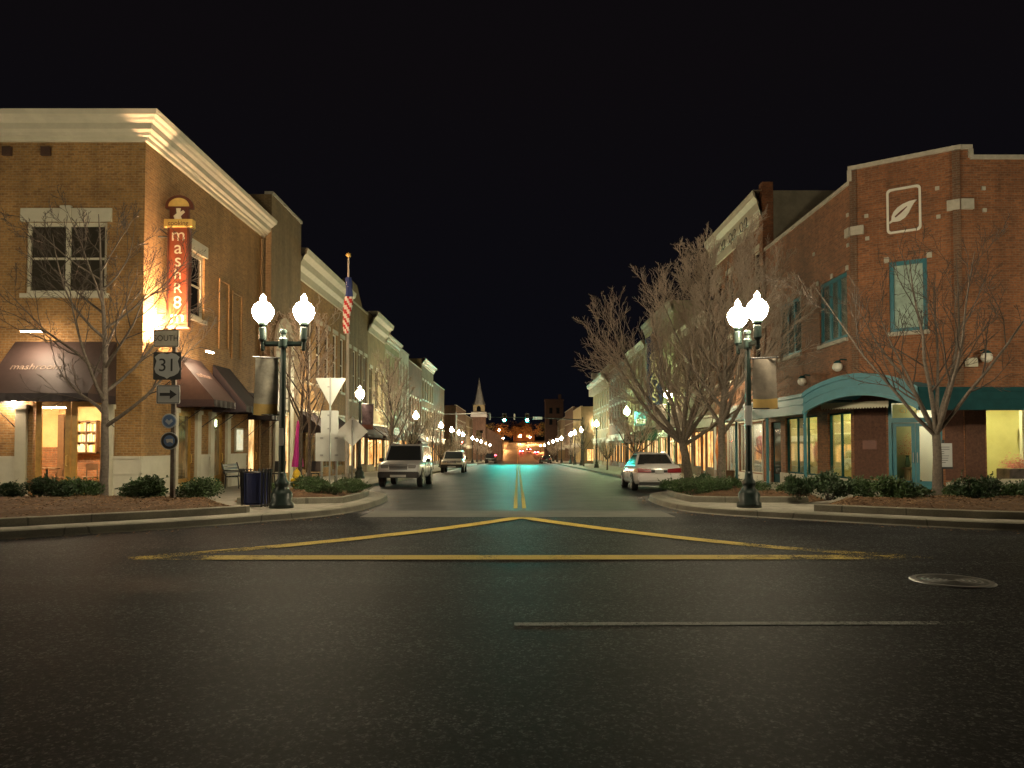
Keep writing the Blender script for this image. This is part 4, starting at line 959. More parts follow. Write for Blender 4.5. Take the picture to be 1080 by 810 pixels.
# ------------------------------------------------------------------ buildings along the street
def street_building(side, y0, y1, h, mat, label, rows=(), cols=4, wmat='cream_trim', corn=None, cmat='cream_trim', shop='lit_warm', aw=None, x=None, depth=14, ncol=None, winw=1.0, pane='dark_glass', arch_door=False, end='', sign=None, shoprow=True, hpar=0, crown=None, extra=()):
    X = x if x is not None else (XL if side < 0 else XR)
    F = Fr(X, y0, 0, 1) if side < 0 else Fr(X, y1, 0, -1)
    L = y1 - y0; zc = zs((y0 + y1) / 2); b = thing('shop_building', label, 'building', (X + side * depth / 2, (y0 + y1) / 2, zc), 'shop buildings along the street')
    zt = h; holes = []
    wins = []
    for (za, zb_) in rows:
        for k in range(cols):
            c = L * (k + .5) / cols; w = min(winw, L / cols * .6); wins.append((c - w / 2, c + w / 2, za, zb_))
    holes += wins + list(extra)
    shops = []
    if shoprow:
        nb = max(1, round(L / 5.2))
        for k in range(nb):
            a = L * k / nb + .35; e = L * (k + 1) / nb - .35; m = a + (e - a) * .40
            shops += [(a, m - .06, zc + .5, zc + 2.75, 'w'), (m + .06, m + 1.02, zc + .02, zc + 2.75, 'd'), (m + 1.14, e, zc + .5, zc + 2.75, 'w')]
        holes += [s[:4] for s in shops]
    shell(b, F, L, zc - 3, zt, depth, mat, holes, side0=end if side < 0 else '', side1='' if side < 0 else end)
    for u0, u1, za, zb_ in wins:
        window(b, F, u0, u1, za, zb_, wmat, pane, cols=1, rows=2, fw=.08, lintel=cmat, sill=cmat, lw=.1, lh=.24)
    for u0, u1, za, zb_, t in shops:
        if t == 'w': window(b, F, u0, u1, za, zb_, 'dark_wood', shop, cols=2 if u1 - u0 > 1.4 else 1, rows=1, fw=.06, name='shop_window')
        else:
            mb = MB(); mb.fbox(F, u0, u0 + .12, za, zb_, -.16, -.06); mb.fbox(F, u1 - .12, u1, za, zb_, -.16, -.06); mb.fbox(F, u0 + .12, u1 - .12, zb_ - .14, zb_, -.158, -.062); mb.fbox(F, u0 + .12, u1 - .12, za, za + .3, -.158, -.062)
            d = mb.build('door', 'dark_wood', b); MB().fbox(F, u0 + .12, u1 - .12, za + .3, zb_ - .14, -.12, -.11).build('pane', shop, d)
    if shoprow:
        MB().fbox(F, .05, L - .05, zc + 2.95, zc + 3.5, -.01, .12).fbox(F, 0, L, zc + 3.5, zc + 3.62, -.01, .28).build('shop_fascia', cmat, b)
    if corn:
        cp = corn; z0 = zt - cp[0]
        prof = [(0, z0), (.08, z0 + .02), (.10, z0 + .3 * cp[0]), (cp[1] * .45, z0 + .42 * cp[0]), (cp[1] * .5, z0 + .68 * cp[0]), (cp[1] * .9, z0 + .8 * cp[0]), (cp[1], z0 + cp[0]), (cp[1] * .9, z0 + cp[0] + .03)]
        cornice(b, F, 0, L, prof, cmat)
    else:
        MB().fbox(F, -.02, L + .02, zt, zt + .12, -.32, .06).build('coping', 'stone_trim', b)
    if aw:
        for (u0, u1, m) in aw: awning(b, F, u0, u1, zc + 3.6, zc + 2.65, 1.35, m)
    return b, F, L, zc
# left side
b, F, L, zc = street_building(-1, 32.02, 36.4, 12.55, 'dim_tan_brick', 'tall plain tan brick block with arched pale doorway behind the twin lamp', rows=(), shoprow=False, x=-10.75, end='dim_tan_brick')
MB().fbox(F, .5, 1.0, zc - .3, 6.1, -.01, .10).fbox(F, 2.6, 3.1, zc - .3, 6.1, -.01, .10).build('pilaster', 'cream_trim', b)
arc = [(1.8 + 1.3 * math.cos(a), 6.1 + 1.3 * math.sin(a)) for a in [math.pi * k / 14 for k in range(15)]]; arci = [(1.8 + .85 * math.cos(a), 6.1 + .85 * math.sin(a)) for a in [math.pi * k / 14 for k in range(15)]]
mb = MB()
for k in range(14): mb.hexa([F.p(*arc[k], 0), F.p(*arc[k + 1], 0), F.p(*arci[k + 1], 0), F.p(*arci[k], 0), F.p(*arc[k], .11), F.p(*arc[k + 1], .11), F.p(*arci[k + 1], .11), F.p(*arci[k], .11)])
mb.build('arch_surround', 'cream_trim', b, merge=True)
MB().prism(F, arci, .0, .02).fbox(F, 1.0, 2.6, 3.2, 6.1, 0, .02).build('arch_panel', 'white_stucco', b)
wd = MB().fbox(F, 1.05, 2.55, zc, 3.1, .0, .06).build('door', 'yellow_wood', b); MB().fbox(F, 1.2, 1.72, zc + .4, 2.9, .061, .07).fbox(F, 1.88, 2.4, zc + .4, 2.9, .061, .07).build('pane', 'lit_warm', wd)
street_building(-1, 36.45, 47.5, 11.35, 'tan_brick', 'tan brick shop block under a deep cream cornice behind the flagpole', rows=((4.9, 8.3),), cols=6, winw=1.0, corn=(1.35, .7), shop='lit_dim', wmat='white_paint', aw=[(.4, 3.2, 'awning_dark'), (5.6, 8.4, 'awning_dark')])
b, F, L, zc = street_building(-1, 47.55, 54.5, 11.2, 'dim_tan_brick', 'gable topped tan block with tall white framed windows, right of flagpole', rows=((4.6, 8.0),), cols=4, winw=.95, shop='lit_warm', wmat='white_paint', aw=[(.5, 6, 'awning_dark')])
MB().prism(F, [(0, 11.2), (L * .75, 11.2), (L * .45, 12.6), (L * .12, 12.6)], -.4, .02).build('gable', 'dim_tan_brick', b)
street_building(-1, 54.55, 61.5, 11.5, 'olive_stucco', 'olive plastered shop with heavy pale cornice in the left row', rows=((4.4, 7.4),), cols=3, corn=(1.5, .8), shop='lit_orange', aw=[(.4, 6.4, 'awning_dark')])
street_building(-1, 61.55, 69, 10.9, 'green_and_lit_stucco', 'pale greenish shop block with many small windows, left row', rows=((4.2, 6.2), (7.2, 9.4)), cols=5, winw=.9, shop='lit_warm', corn=(.7, .4))
street_building(-1, 69.05, 75, 10.7, 'white_stucco', 'narrow whitish block in the middle of the left row', rows=((4.2, 6.2), (7.2, 9.4)), cols=3, shop='lit_orange')
street_building(-1, 75.05, 85, 10.2, 'brown_brick', 'brown brick shop block past the whitish one, left row', rows=((4.0, 6.6),), cols=5, shop='lit_orange', aw=[(.5, 5, 'awning_dark')])
street_building(-1, 85.05, 97, 11.6, 'dim_tan_brick', 'tall tan block with white band cornice far along left row', rows=((3.8, 5.8), (7.0, 9.2)), cols=5, corn=(.7, .55), cmat='white_paint', shop='lit_warm')
street_building(-1, 97.05, 111.5, 9.9, 'brown_brick', 'last brown brick block before the crossing, left row', rows=((3.8, 6.2),), cols=6, shop='lit_orange')
# right side
b, F, L, zc = street_building(1, 33.85, 42.8, 13.35, 'red_brick', 'three storey red brick shop with tall cream cornice and iron scrollwork', rows=((8.5, 10.8), (5.0, 7.3)), cols=4, winw=1.1, corn=(1.5, .55), shoprow=False, end='grey_plaster', cmat='cream_trim', extra=[(4.75, 8.4, zs(38) + .4, 2.62), (2.2, 4.35, zs(38) + .05, 2.62), (.4, 1.85, zs(38) + .05, 2.62)])
MB().fbox(F, L - .45, L + .02, 3, 13.75, -.4, .10).build('corner_pier', 'red_brick', b)
MB().fbox(F, -.02, L - .45, 13.39, 13.47, -.5, .3).build('coping', 'roof_tar', b)
mb = MB(); r = random.Random(12)      # scrollwork against the cornice frieze
for u in (1.2, 3.0, 4.9, 6.8):
    for s in (-1, 1):
        mb.tube([F.p(u + s * (.10 + .30 * (1 - math.cos(t)) * (1 - t / 14)), 12.32 + .33 * math.sin(t * .9) * (1 - t / 16), .32) for t in [k * .45 for k in range(16)]], .022, 5)
    mb.tube([F.p(u - .75, 12.15, .32), F.p(u + .75, 12.15, .32)], .02, 5)
mb.build('scrollwork', 'black_metal', b)
for u0, u1, z0, lm, wl in ((4.75, 8.4, .4, 'shop_lamp_white', 'shop_white'), (2.2, 4.35, .05, 'shop_lamp_white', 'shop_white')):
    room(b, F, u0 - .07, u1 + .08, zc + .02, 2.9, 2.2, wl, 'shop_floor', lm, .22, 2)
    window(b, F, u0, u1, zc + z0, 2.62, 'cream_trim', 'shop_glass', cols=2, rows=1, fw=.06, name='shop_window')
d = MB().fbox(F, .4, 1.85, zc + .05, 2.62, -.16, -.1).build('door', 'white_paint', b)
MB().fbox(F, .75, 1.0, zc + .3, 2.4, -.099, -.09).build('pane', 'dark_glass', d)
MB().fbox(F, 0, L, 2.7, 3.3, -.01, .10).build('shop_fascia', 'cream_trim', b)
for u0, u1 in ((.0, .36), (1.89, 2.16), (4.39, 4.71), (8.44, L - .46)): MB().fbox(F, u0, u1, zc - .5, 2.69, -.01, .04).build('shop_pier', 'white_stucco', b)
MB().fbox(F, 4.71, 8.44, zc - .5, zc + .36, -.01, .04).build('stall_riser', 'white_stucco', b)
ky = thing('kayak', 'upright orange kayak standing by the outdoor shop window', 'kayak', F.p(3.1, zc, .55))
c = F.p(3.1, zc, .55)
MB().rings([[c + Vector((wd_ * math.cos(a) * .8, wd_ * math.sin(a), z)) for a in [math.pi * k / 8 for k in range(16)]] for z, wd_ in ((.35, .03), (.5, .12), (.9, .24), (1.4, .33), (1.9, .30), (2.3, .17), (2.5, .03))]).build('hull', 'copper', ky, smooth=True)
MB().box(c.x - .25, c.x + .25, c.y - .3, c.y + .3, zc, zc + .4).build('stand', 'dark_wood', ky, bevel=.02)
for k, (u, m, lb) in enumerate(((5.3, 'pink_cloth', 'pinkish garment on a stand in the white outdoor shop window'), (6.7, 'purple_cloth', 'purple and blue coat on a stand in the white outdoor shop window'), (7.7, 'purple_cloth', 'purple garment nearest the corner in the white outdoor shop window'))):
    g = thing('clothes_stand', lb, 'clothes', F.p(u, zc, -.9), 'garments in the outdoor shop window'); c = F.p(u, zc, -.9)
    MB().rings([[c + Vector((a_ * math.cos(t), a_ * 1.3 * math.sin(t), z)) for t in [math.pi * j / 6 for j in range(12)]] for z, a_ in ((1.0, .2), (1.3, .22), (1.7, .17), (2.05, .22), (2.15, .12), (2.2, .05))]).build('garment', m, g, smooth=True)
    MB().tube([c, c + Vector((0, 0, 1.05))], .02, 6).lathe([(.18, 0), (.18, .03), (.02, .05)], c, 12).build('stand', 'grey_metal', g)
street_building(1, 42.85, 53.8, 9.6, 'brown_brick', 'lower brown brick shop half hidden behind the two bare trees', rows=((5.0, 7.2),), cols=4, winw=1.1, shop='lit_orange', cmat='stone_trim', corn=(.6, .35), aw=[(.5, 5.4, 'awning_white')])
street_building(1, 53.85, 66, 12.2, 'green_and_lit_stucco', 'pale green lit tall block behind the dark blue blade sign', rows=((5.0, 7.2), (8.4, 10.6)), cols=4, winw=1.1, shop='lit_warm', corn=(.8, .4), cmat='grey_stucco', aw=[(.4, 6.2, 'awning_green')])
street_building(1, 66.05, 77, 11.0, 'olive_stucco', 'olive plastered block between green awning and far right cornice block', rows=((4.6, 6.8), (7.8, 9.8)), cols=5, winw=.9, shop='lit_orange', cmat='white_stucco', corn=(.6, .35), aw=[(5.5, 10.4, 'awning_green')])
street_building(1, 77.05, 92, 10.6, 'brown_brick', 'long brown block with orange lit shopfronts on the right row', rows=((4.2, 6.2), (7.2, 9.2)), cols=6, winw=.9, shop='lit_orange')
b, F, L, zc = street_building(1, 92.05, 111.5, 11.6, 'olive_stucco', 'far right block ending in a pale bracketed cornice before the crossing', rows=((3.8, 6.0), (6.8, 9.0)), cols=7, winw=.9, shop='lit_warm', cmat='white_stucco')
cornice(b, F, 0, L, [(0, 9.3), (.2, 9.4), (.35, 9.9), (.9, 10.1), (1.0, 10.5), (.9, 10.6)], 'white_stucco')
for k in range(12): MB().fbox(F, .3 + k * 1.6, .62 + k * 1.6, 8.9, 9.9, 0, .7).build('bracket', 'white_stucco', b)
MB().fbox(F, -.05, 1.1, 11.6, 12.4, -.6, .3).build('corner_pier', 'white_stucco', b)
# beyond the crossing
b, F, L, zc = street_building(1, 133, 152, 8.6, 'yellow_stucco', 'cream corner building lit yellow beyond the crossing, right side', rows=((4.0, 6.2),), cols=6, shop='lit_orange', end='yellow_stucco')
Fe = Fr(XR, 133, 1, 0)
for a in (1.0, 3.6): window(b, Fe, a, a + 1.7, zc + .4, zc + 2.6, 'dark_wood', 'lit_orange', cols=2, rows=1, depth=-.06, name='shop_window')
wl_ = MB().fbox(Fe, 2.4, 3.0, 5.3, 5.6, 0, .35).build('wall_light', 'tube_light', b)
street_building(1, 152.05, 178, 9.5, 'brown_brick', 'brown block right of the far street beyond the cream corner', rows=((4.0, 6.2),), cols=7, shop='lit_dim')
street_building(1, 178.05, 212, 8.4, 'dim_tan_brick', 'low tan block far right down the street past brown block', rows=((3.6, 5.6),), cols=7, shop='lit_warm')
street_building(-1, 133, 158, 8.8, 'brown_brick', 'brown corner block beyond the crossing, left side', rows=((4.0, 6.2),), cols=7, shop='lit_warm', end='brown_brick')
street_building(-1, 158.05, 182, 8.0, 'dim_tan_brick', 'tan block left of the far street before the steeple', rows=((3.6, 5.6),), cols=6, shop='lit_dim')
tw = thing('brick_tower', 'dark brown square brick tower rising far right of the signals', 'tower', (11.5, 232, -1))
MB().box(8.6, 14.2, 229.5, 235, -6, 15.6).build('shaft', 'dark_brick', tw)
MB().box(8.4, 14.4, 229.3, 235.2, 15.6, 16.0).build('parapet', 'dark_brick', tw)
MB().box(12.8, 13.6, 231, 232, 16.0, 17.6).build('chimney', 'brown_brick', tw)
Ft = Fr(8.6, 229.5, 1, 0)
for z in (8, 11.5):
    for u in (1.2, 3.4): MB().fbox(Ft, u, u + 1, z, z + 1.8, 0, .06).build('louvre', 'dark_glass', tw)
chh = thing('church', 'church with pale pointed steeple and white belfry ring down the street', 'church', (-12.2, 236, -1))
cx_, cy_ = -12.0, 230.0
MB().box(cx_ - 2.1, cx_ + 2.1, cy_ - 2.1, cy_ + 2.1, -6, 10.4).build('tower', 'brown_brick', chh)
MB().box(cx_ - 2.5, cx_ + 2.5, cy_ - 2.5, cy_ + 2.5, 10.4, 11.1).box(cx_ - 2.35, cx_ + 2.35, cy_ - 2.35, cy_ + 2.35, 11.1, 11.9).build('belfry_ring', 'white_paint', chh)
MB().box(cx_ - 1.75, cx_ + 1.75, cy_ - 1.75, cy_ + 1.75, 11.9, 14.2).build('belfry', 'yellow_stucco', chh)
Ft = Fr(cx_ - 1.75, cy_ - 1.75, 1, 0)
MB().prism(Ft, [(1.1, 12.1), (2.4, 12.1), (2.4, 13.2), (2.1, 13.7), (1.75, 13.85), (1.4, 13.7), (1.1, 13.2)], 0, .05).build('louvre', 'dark_glass', chh)
MB().lathe([(2.0, 14.2), (1.9, 14.5), (1.35, 15.9), (.7, 18.9), (.15, 21.8), (.03, 22.8)], (cx_, cy_, 0), 8).build('spire', 'white_stucco', chh)
Fn = Fr(cx_ - 7, cy_ + 2.2, 1, 0)
MB().prism(Fn, [(0, -7), (14, -7), (14, 4.5), (7, 8.5), (0, 4.5)], -18, 0).build('nave', 'brown_brick', chh)
MB().box(cx_ - .9, cx_ + .9, cy_ - 2.16, cy_ - 2.1, 3.0, 6.2).build('window', 'lit_dim', chh)
fl_ = thing('floodlight', 'pole floodlight aimed up at the pale church steeple', 'floodlight', (-10.5, 214, zr(214)))
MB().tube([(-10.5, 214, zr(214)), (-10.5, 214, 5.6)], .08, 6).build('pole', 'green_metal', fl_)
MB().hexa([(-10.9, 213.7, 5.5), (-10.1, 213.7, 5.5), (-10.1, 214.1, 5.2), (-10.9, 214.1, 5.2), (-10.9, 213.9, 6.0), (-10.1, 213.9, 6.0), (-10.1, 214.25, 5.7), (-10.9, 214.25, 5.7)]).build('housing', 'black_metal', fl_)
MB().q((-10.85, 214.13, 5.24), (-10.15, 214.13, 5.24), (-10.15, 214.27, 5.66), (-10.85, 214.27, 5.66)).build('lamp_face', 'flood_light', fl_)
# ------------------------------------------------------------------ street lamps
BASE = [(.27, 0), (.27, .10), (.22, .14), (.24, .30), (.20, .36), (.13, .46), (.155, .52), (.155, .57), (.10, .64), (.088, .74), (.082, .80)]
GLOBE = [(.055, 0), (.10, .03), (.185, .12), (.235, .25), (.225, .34), (.16, .44), (.09, .49), (.06, .52), (.068, .57), (.05, .61), (.02, .65), (.0, .68)]
def lamp_proto(twin, seg, light):
    o = thing('street_lamp', 'x', 'street lamp')
    MB().lathe(BASE, (0, 0, 0), seg + 8).build('base', 'green_metal', o, smooth=True)
    MB().lathe([(.080, .80), (.064, 3.9), (.085, 3.92), (.085, 3.98), (.06, 4.0)], (0, 0, 0), seg, .08).build('shaft', 'green_metal', o)
    if twin:
        MB().box(-.50, .50, -.028, .028, 3.66, 3.73).box(-.46, .46, -.018, .018, 3.62, 3.66).lathe([(.09, 3.58), (.10, 3.62), (.10, 3.78), (.07, 3.82), (.05, 3.92), (.0, 3.95)], (0, 0, 0), seg).build('cross_arm', 'green_metal', o)
    for x in ((-.46, .46) if twin else (0,)):
        z = 4.13
        MB().lathe([(.03, -.62), (.05, -.58), (.045, -.42), (.085, -.36), (.085, -.10), (.065, -.07), (.10, -.03), (.10, .02)] if twin else [(.06, -.14), (.10, -.1), (.07, -.05), (.10, -.02), (.10, .02)], (x, 0, z), seg).build('lamp_holder', 'green_metal', o)
        MB().lathe(GLOBE, (x, 0, z), 16 if seg > 10 else 10).build('globe', light, o, smooth=True)
    return o
twin0 = lamp_proto(True, 16, 'globe_light'); single0 = lamp_proto(False, 12, 'single_globe_light'); green0 = lamp_proto(False, 12, 'green_globe_light'); far0 = lamp_proto(False, 8, 'far_globe_light')
used = set()
def put(proto, x, y, label, group, rz=0, z=None, s=1.0):
    o = proto if proto.name not in used else copy_tree(proto)
    used.add(proto.name)
    o.location = (x, y, (zs(y) if z is None else z)); o.rotation_euler = (0, 0, rz); o.scale = (s, s, s) if 'lamp' in o.name else (s * (1 + .14 * math.sin(x * 7)), s * (1 + .14 * math.cos(x * 5)), s * (1 + .18 * math.sin(x * 11 + 1)))
    o['label'] = label; o['group'] = group
    return o
G1 = 'globe street lamps along the main street'
put(twin0, -5.38, 16.9, 'twin globe lamp post beside the blue trash can at the left corner', G1, s=1.02)
put(twin0, 5.32, 17.05, 'twin globe lamp post beside the hedge at the right corner', G1, R(-80), s=1.02)
put(twin0, -17.5, 12.2, 'added twin globe lamp post out of view on the cross street left of the tan corner building', G1)  # unseen lamp, added to light the front facades
put(twin0, 17.5, 14.2, 'added twin globe lamp post out of view on the cross street right of the brick corner building', G1)  # its unseen partner, added to light the fronts from the right
put(single0, -8.2, 38.4, 'single globe lamp behind the pale diamond sign board', G1)
put(single0, -8.2, 59.6, 'single globe lamp over the parked silver off-roader, second past the flagpole', G1)
put(single0, 7.95, 38.9, 'single globe lamp in front of the blue blade sign among branches', G1)
put(green0, 7.95, 53.8, 'greenish glowing globe lamp above the roof of the white sedan', G1)
put(green0, 7.95, 74.6, 'single globe lamp in front of the far right cornice block', G1)
put(single0, -8.2, 79, 'single globe lamp beyond the second off-roader on left pavement', G1)
ords = ['fourth', 'fifth', 'sixth', 'seventh', 'eighth', 'ninth', 'tenth', 'eleventh', 'twelfth']
for k, y in enumerate((92, 103, 111, 134, 149, 166, 190, 220)):
    put(far0, -8.2, y, 'small globe lamp, ' + ords[k] + ' past the flagpole along the left pavement', G1)
for k, y in enumerate((92.5, 103, 111, 134, 149, 166, 190, 220)):
    put(far0, 7.95, y, 'small globe lamp, ' + ords[k] + ' past the twin lamp along the right pavement', G1)
# banners hung from the lamps
def banner(x, y, z0, z1, w, mat, label, rz=0, band='banner_gold', sway=0.0):
    b = thing('banner', label, 'banner', (x, y, z0), 'street banners on the lamp posts')
    n, m = 8, 10; rows = []; th = rz; sg_ = 1 if w > 0 else -1
    def P(u, v): return Vector((x + math.cos(th) * w * u + sway * (1 - v) * .6, y + math.sin(th) * w * u + .05 * math.sin(u * 5 + v * 3), z0 + (z1 - z0) * v - .02 * math.sin(u * 3)))
    mb = MB(); bb = MB()
    for i in range(n):
        for j in range(m):
            t = bb if j < 2 else mb
            t.q(P(i / n, j / m), P((i + 1) / n, j / m), P((i + 1) / n, (j + 1) / m), P(i / n, (j + 1) / m))
    mb.build('cloth', mat, b, smooth=True, merge=True); bb.build('hem_band', band, b, smooth=True, merge=True)
    e = (math.cos(th) * w * 1.08, math.sin(th) * w * 1.08)
    MB().tube([(x - e[0] * .12, y - e[1] * .12, z1 + .01), (x + e[0], y + e[1], z1 + .01)], .016, 6).build('rod', 'black_metal', b)
    MB().tube([(x - e[0] * .12 + sway * .5, y - e[1] * .12, z0), (x + e[0] + sway * .5, y + e[1], z0)], .016, 6).build('rod', 'black_metal', b)
    return b
banner(-5.50, 16.9, 2.25, 3.55, .50, 'banner_pale', 'pale patterned banner with gold hem on the left twin lamp', R(203))
banner(5.42, 17.0, 2.4, 3.55, .52, 'banner_tan', 'pale banner with golden hem band on the right twin lamp', R(-25))
banner(-8.1, 38.4, 2.4, 3.7, .6, 'banner_dark', 'dark patterned banner on the lamp behind the diamond sign', 0, 'sign_brown')
banner(7.85, 38.9, 2.4, 3.7, -.6, 'banner_pale', 'pale banner on the lamp below the blue blade sign', 0, 'banner_pale')
banner(8.05, 38.9, 2.5, 3.7, .6, 'banner_pale', 'pale banner right of the trunk of the big bare tree', 0, 'banner_pale')
tag(MB().fbox(Fr(-5.47, 16.9 - .078, 1, 0), .04, .14, 1.55, 1.95, -.01, .006).build('lamp_notice', 'sign_white', None, bevel=.004), 'small white notice stuck on the left twin lamp post', 'notice')
tag(MB().lathe([(.088, 1.9), (.088, 2.35)], (5.32, 17.05, .12), 16).build('lamp_wrap', 'sign_silver', None), 'pale band wrapped round the right twin lamp post', 'band')

# ------------------------------------------------------------------ bare trees
def bare_tree(name, label, x, y, seed, h, tr, th, n_limb, ang, limb_len, leader=True, kids=(6, 5, 4), up=.12, twig_r=.0045, bias=None, group='bare street trees', mat=('bark', 'twig'), droop=0.0, z0=None, curl=.22, lean=(0, 0)):
    r = random.Random(seed); z0 = zs(y) + .05 if z0 is None else z0
    t = thing(name, label, 'tree', (x, y, z0), group)
    T = MB(); Br = MB()
    def path(p, d, L, nseg, r0, r1, wander, upk):
        pts = [p.copy()]; rad = [r0]; d = d.normalized()
        for k in range(nseg):
            d = (d + Vector((r.uniform(-1, 1), r.uniform(-1, 1), r.uniform(-1, 1))) * wander + Vector((0, 0, upk))).normalized()
            p = p + d * (L / nseg); pts.append(p.copy()); rad.append(r0 + (r1 - r0) * (k + 1) / nseg)
        return pts, rad
    def grow(p, d, L, r0, lvl):
        nseg = (7, 5, 4, 3)[min(lvl, 3)]
        pts, rad = path(p, d, L, nseg, r0, max(twig_r, r0 * (.13 if lvl == 0 else .10)), curl * (.6 if lvl == 0 else 1), up - droop * lvl)
        (T if lvl == 0 else Br).tube(pts, rad, (7, 5, 4, 3)[min(lvl, 3)], cap=False)
        if lvl >= len(kids): return
        nk = kids[lvl]
        for k in range(nk):
            f = .22 + .76 * (k + r.random() * .8) / nk; i = min(nseg - 1, int(f * nseg)); g = f * nseg - i
            q = pts[i].lerp(pts[min(nseg, i + 1)], min(1, g)); dd = (pts[min(nseg, i + 1)] - pts[i]).normalized()
            a = r.uniform(0, 6.28); o = dd.orthogonal().normalized(); o = Matrix.Rotation(a, 3, dd) @ o
            s = r.uniform(.5, .85) if lvl < 2 else r.uniform(.6, 1.1)
            nd = (dd + o * s).normalized()
            rr = rad[i] * r.uniform(.4, .6)
            grow(q, nd, L * (1 - f * .45) * r.uniform(.38, .62), max(twig_r, rr), lvl + 1)
        # the tip carries on as a fork
    base = Vector((x, y, z0 - .05))
    top = base + Vector((lean[0], lean[1], th))
    tp = [base, base.lerp(top, .08), base.lerp(top, .3), base.lerp(top, .65) + Vector((.02, 0, 0)), top]
    T.tube(tp, [tr * 1.5, tr * 1.12, tr, tr * .93, tr * .86], 10, cap=False)
    if leader:
        pts, rad = path(top, Vector((.02, 0, 1)), h - th, 9, tr * .86, twig_r * 2, .06, .05)
        T.tube(pts, rad, 7, cap=False)
        for k in range(n_limb):
            f = (k + r.random() * .6) / n_limb * .85; i = int(f * 9); q = pts[i].lerp(pts[i + 1], f * 9 - i)
            a = k * 2.4 + r.uniform(-.4, .4) if bias is None else r.choice(bias) + r.uniform(-.5, .5)
            an = ang * r.uniform(.75, 1.2)
            grow(q, Vector((math.cos(a) * math.sin(an), math.sin(a) * math.sin(an), math.cos(an))), limb_len * (1 - f * .62) * r.uniform(.85, 1.15), rad[i] * .62, 0)
    else:
        for k in range(n_limb):
            a = k * 6.283 / n_limb + r.uniform(-.3, .3); an = ang * r.uniform(.45, 1.2)
            grow(top + Vector((0, 0, -r.uniform(0, .12))), Vector((math.cos(a) * math.sin(an), math.sin(a) * math.sin(an), math.cos(an))), limb_len * r.uniform(.85, 1.1), tr * r.uniform(.45, .62), 0)
    T.build('trunk', mat[0], t, smooth=True); Br.build('branches', mat[1], t, smooth=True)
    return t
GT = 'bare street trees'
bare_tree('bare_tree', 'tall bare tree in the left mulch bed before the tan corner building', -10.75, 19.25, 21, 7.4, .105, 1.85, 15, R(56), 4.0, True, (6, 5, 3), .09, .0058, mat=('bark', 'dark_twig'))
bare_tree('bare_tree', 'bare vase shaped tree in the right mulch bed before the teal doors', 10.95, 19.35, 22, 8.0, .115, 1.75, 8, R(44), 4.7, False, (6, 5, 3), .05, .0058, mat=('bark', 'dark_twig'))
bare_tree('bare_tree', 'wide spreading bare tree left of the upright tree at the right kerb', 7.1, 30.5, 23, 7.6, .18, 1.7, 11, R(54), 5.5, False, (13, 9, 5), .095, .0052, mat=('pale_bark', 'twig'), lean=(-.3, 0))
bare_tree('bare_tree', 'upright dense bare pear tree beside the right twin lamp', 7.85, 28.5, 24, 9.0, .16, 1.9, 24, R(42), 5.0, True, (11, 9, 5), .12, .0052, curl=.15, mat=('pale_bark', 'twig'))
bare_tree('bare_tree', 'slim bare tree between the hydrant and the blank back of the route board', -7.75, 27.5, 25, 6.6, .07, 1.6, 10, R(45), 2.4, True, (6, 4, 3), .10, .007)
bare_tree('bare_tree', 'bare tree behind the twin lamp near the pink umbrella', -8.9, 30.3, 26, 7.2, .085, 1.9, 11, R(45), 3.0, True, (6, 5, 3), .10, .007)
far_tree = bare_tree('bare_tree', 'x', -7.6, 44, 27, 7.8, .13, 1.9, 14, R(40), 3.6, True, (8, 6, 5), .12, .009)
far_tree2 = bare_tree('bare_tree', 'x', -7.6, 50, 28, 7.0, .13, 1.8, 9, R(48), 3.8, False, (8, 6, 5), .10, .009)
spots = [(-7.6, 44.5, 0, 'twiggy bare tree first behind the silver off-roader'), (-7.7, 51.5, 1, 'twiggy bare tree second behind the silver off-roader'), (-7.6, 66, 0, 'bare tree over the second off-roader on the left pavement'), (-7.6, 73, 1, 'bare tree beyond the second off-roader, first of the far left trees'), (-7.6, 86, 1, 'small bare tree second of the far left trees'), (-7.6, 98, 0, 'small bare tree last on the left before the crossing'),
         (7.5, 47, 1, 'bare tree behind the white sedan, nearest on the right pavement'), (7.5, 62, 1, 'bare tree by the green awning on the right pavement'), (7.5, 84, 0, 'small bare tree before the orange shopfronts on the right'), (7.5, 99, 1, 'small bare tree last on the right before the crossing'), (7.6, 140, 0, 'far bare tree first past the crossing on the right'), (7.6, 155, 1, 'far bare tree second past the crossing on the right'), (7.6, 172, 0, 'far bare tree third past the crossing on the right'), (-7.6, 140, 0, 'far bare tree first past the crossing on the left'), (-7.6, 154, 1, 'far bare tree second past the crossing on the left'), (-7.6, 170, 0, 'far bare tree third past the crossing on the left'), (-7.6, 190, 1, 'far bare tree fourth past the crossing on the left')]
first = {0: True, 1: True}
for k, (x, y, kind, lb) in enumerate(spots):
    src = (far_tree, far_tree2)[kind]; o = src if first[kind] else copy_tree(src); first[kind] = False
    o.location = (x, y, zs(y)); o.rotation_euler = (0, 0, k * 1.7); s = (.86, .74)[kind] * (1 if y < 60 else .72); o.scale = (s, s, s * (1, .95, 1.06)[k % 3]); o['label'] = lb; o['group'] = GT

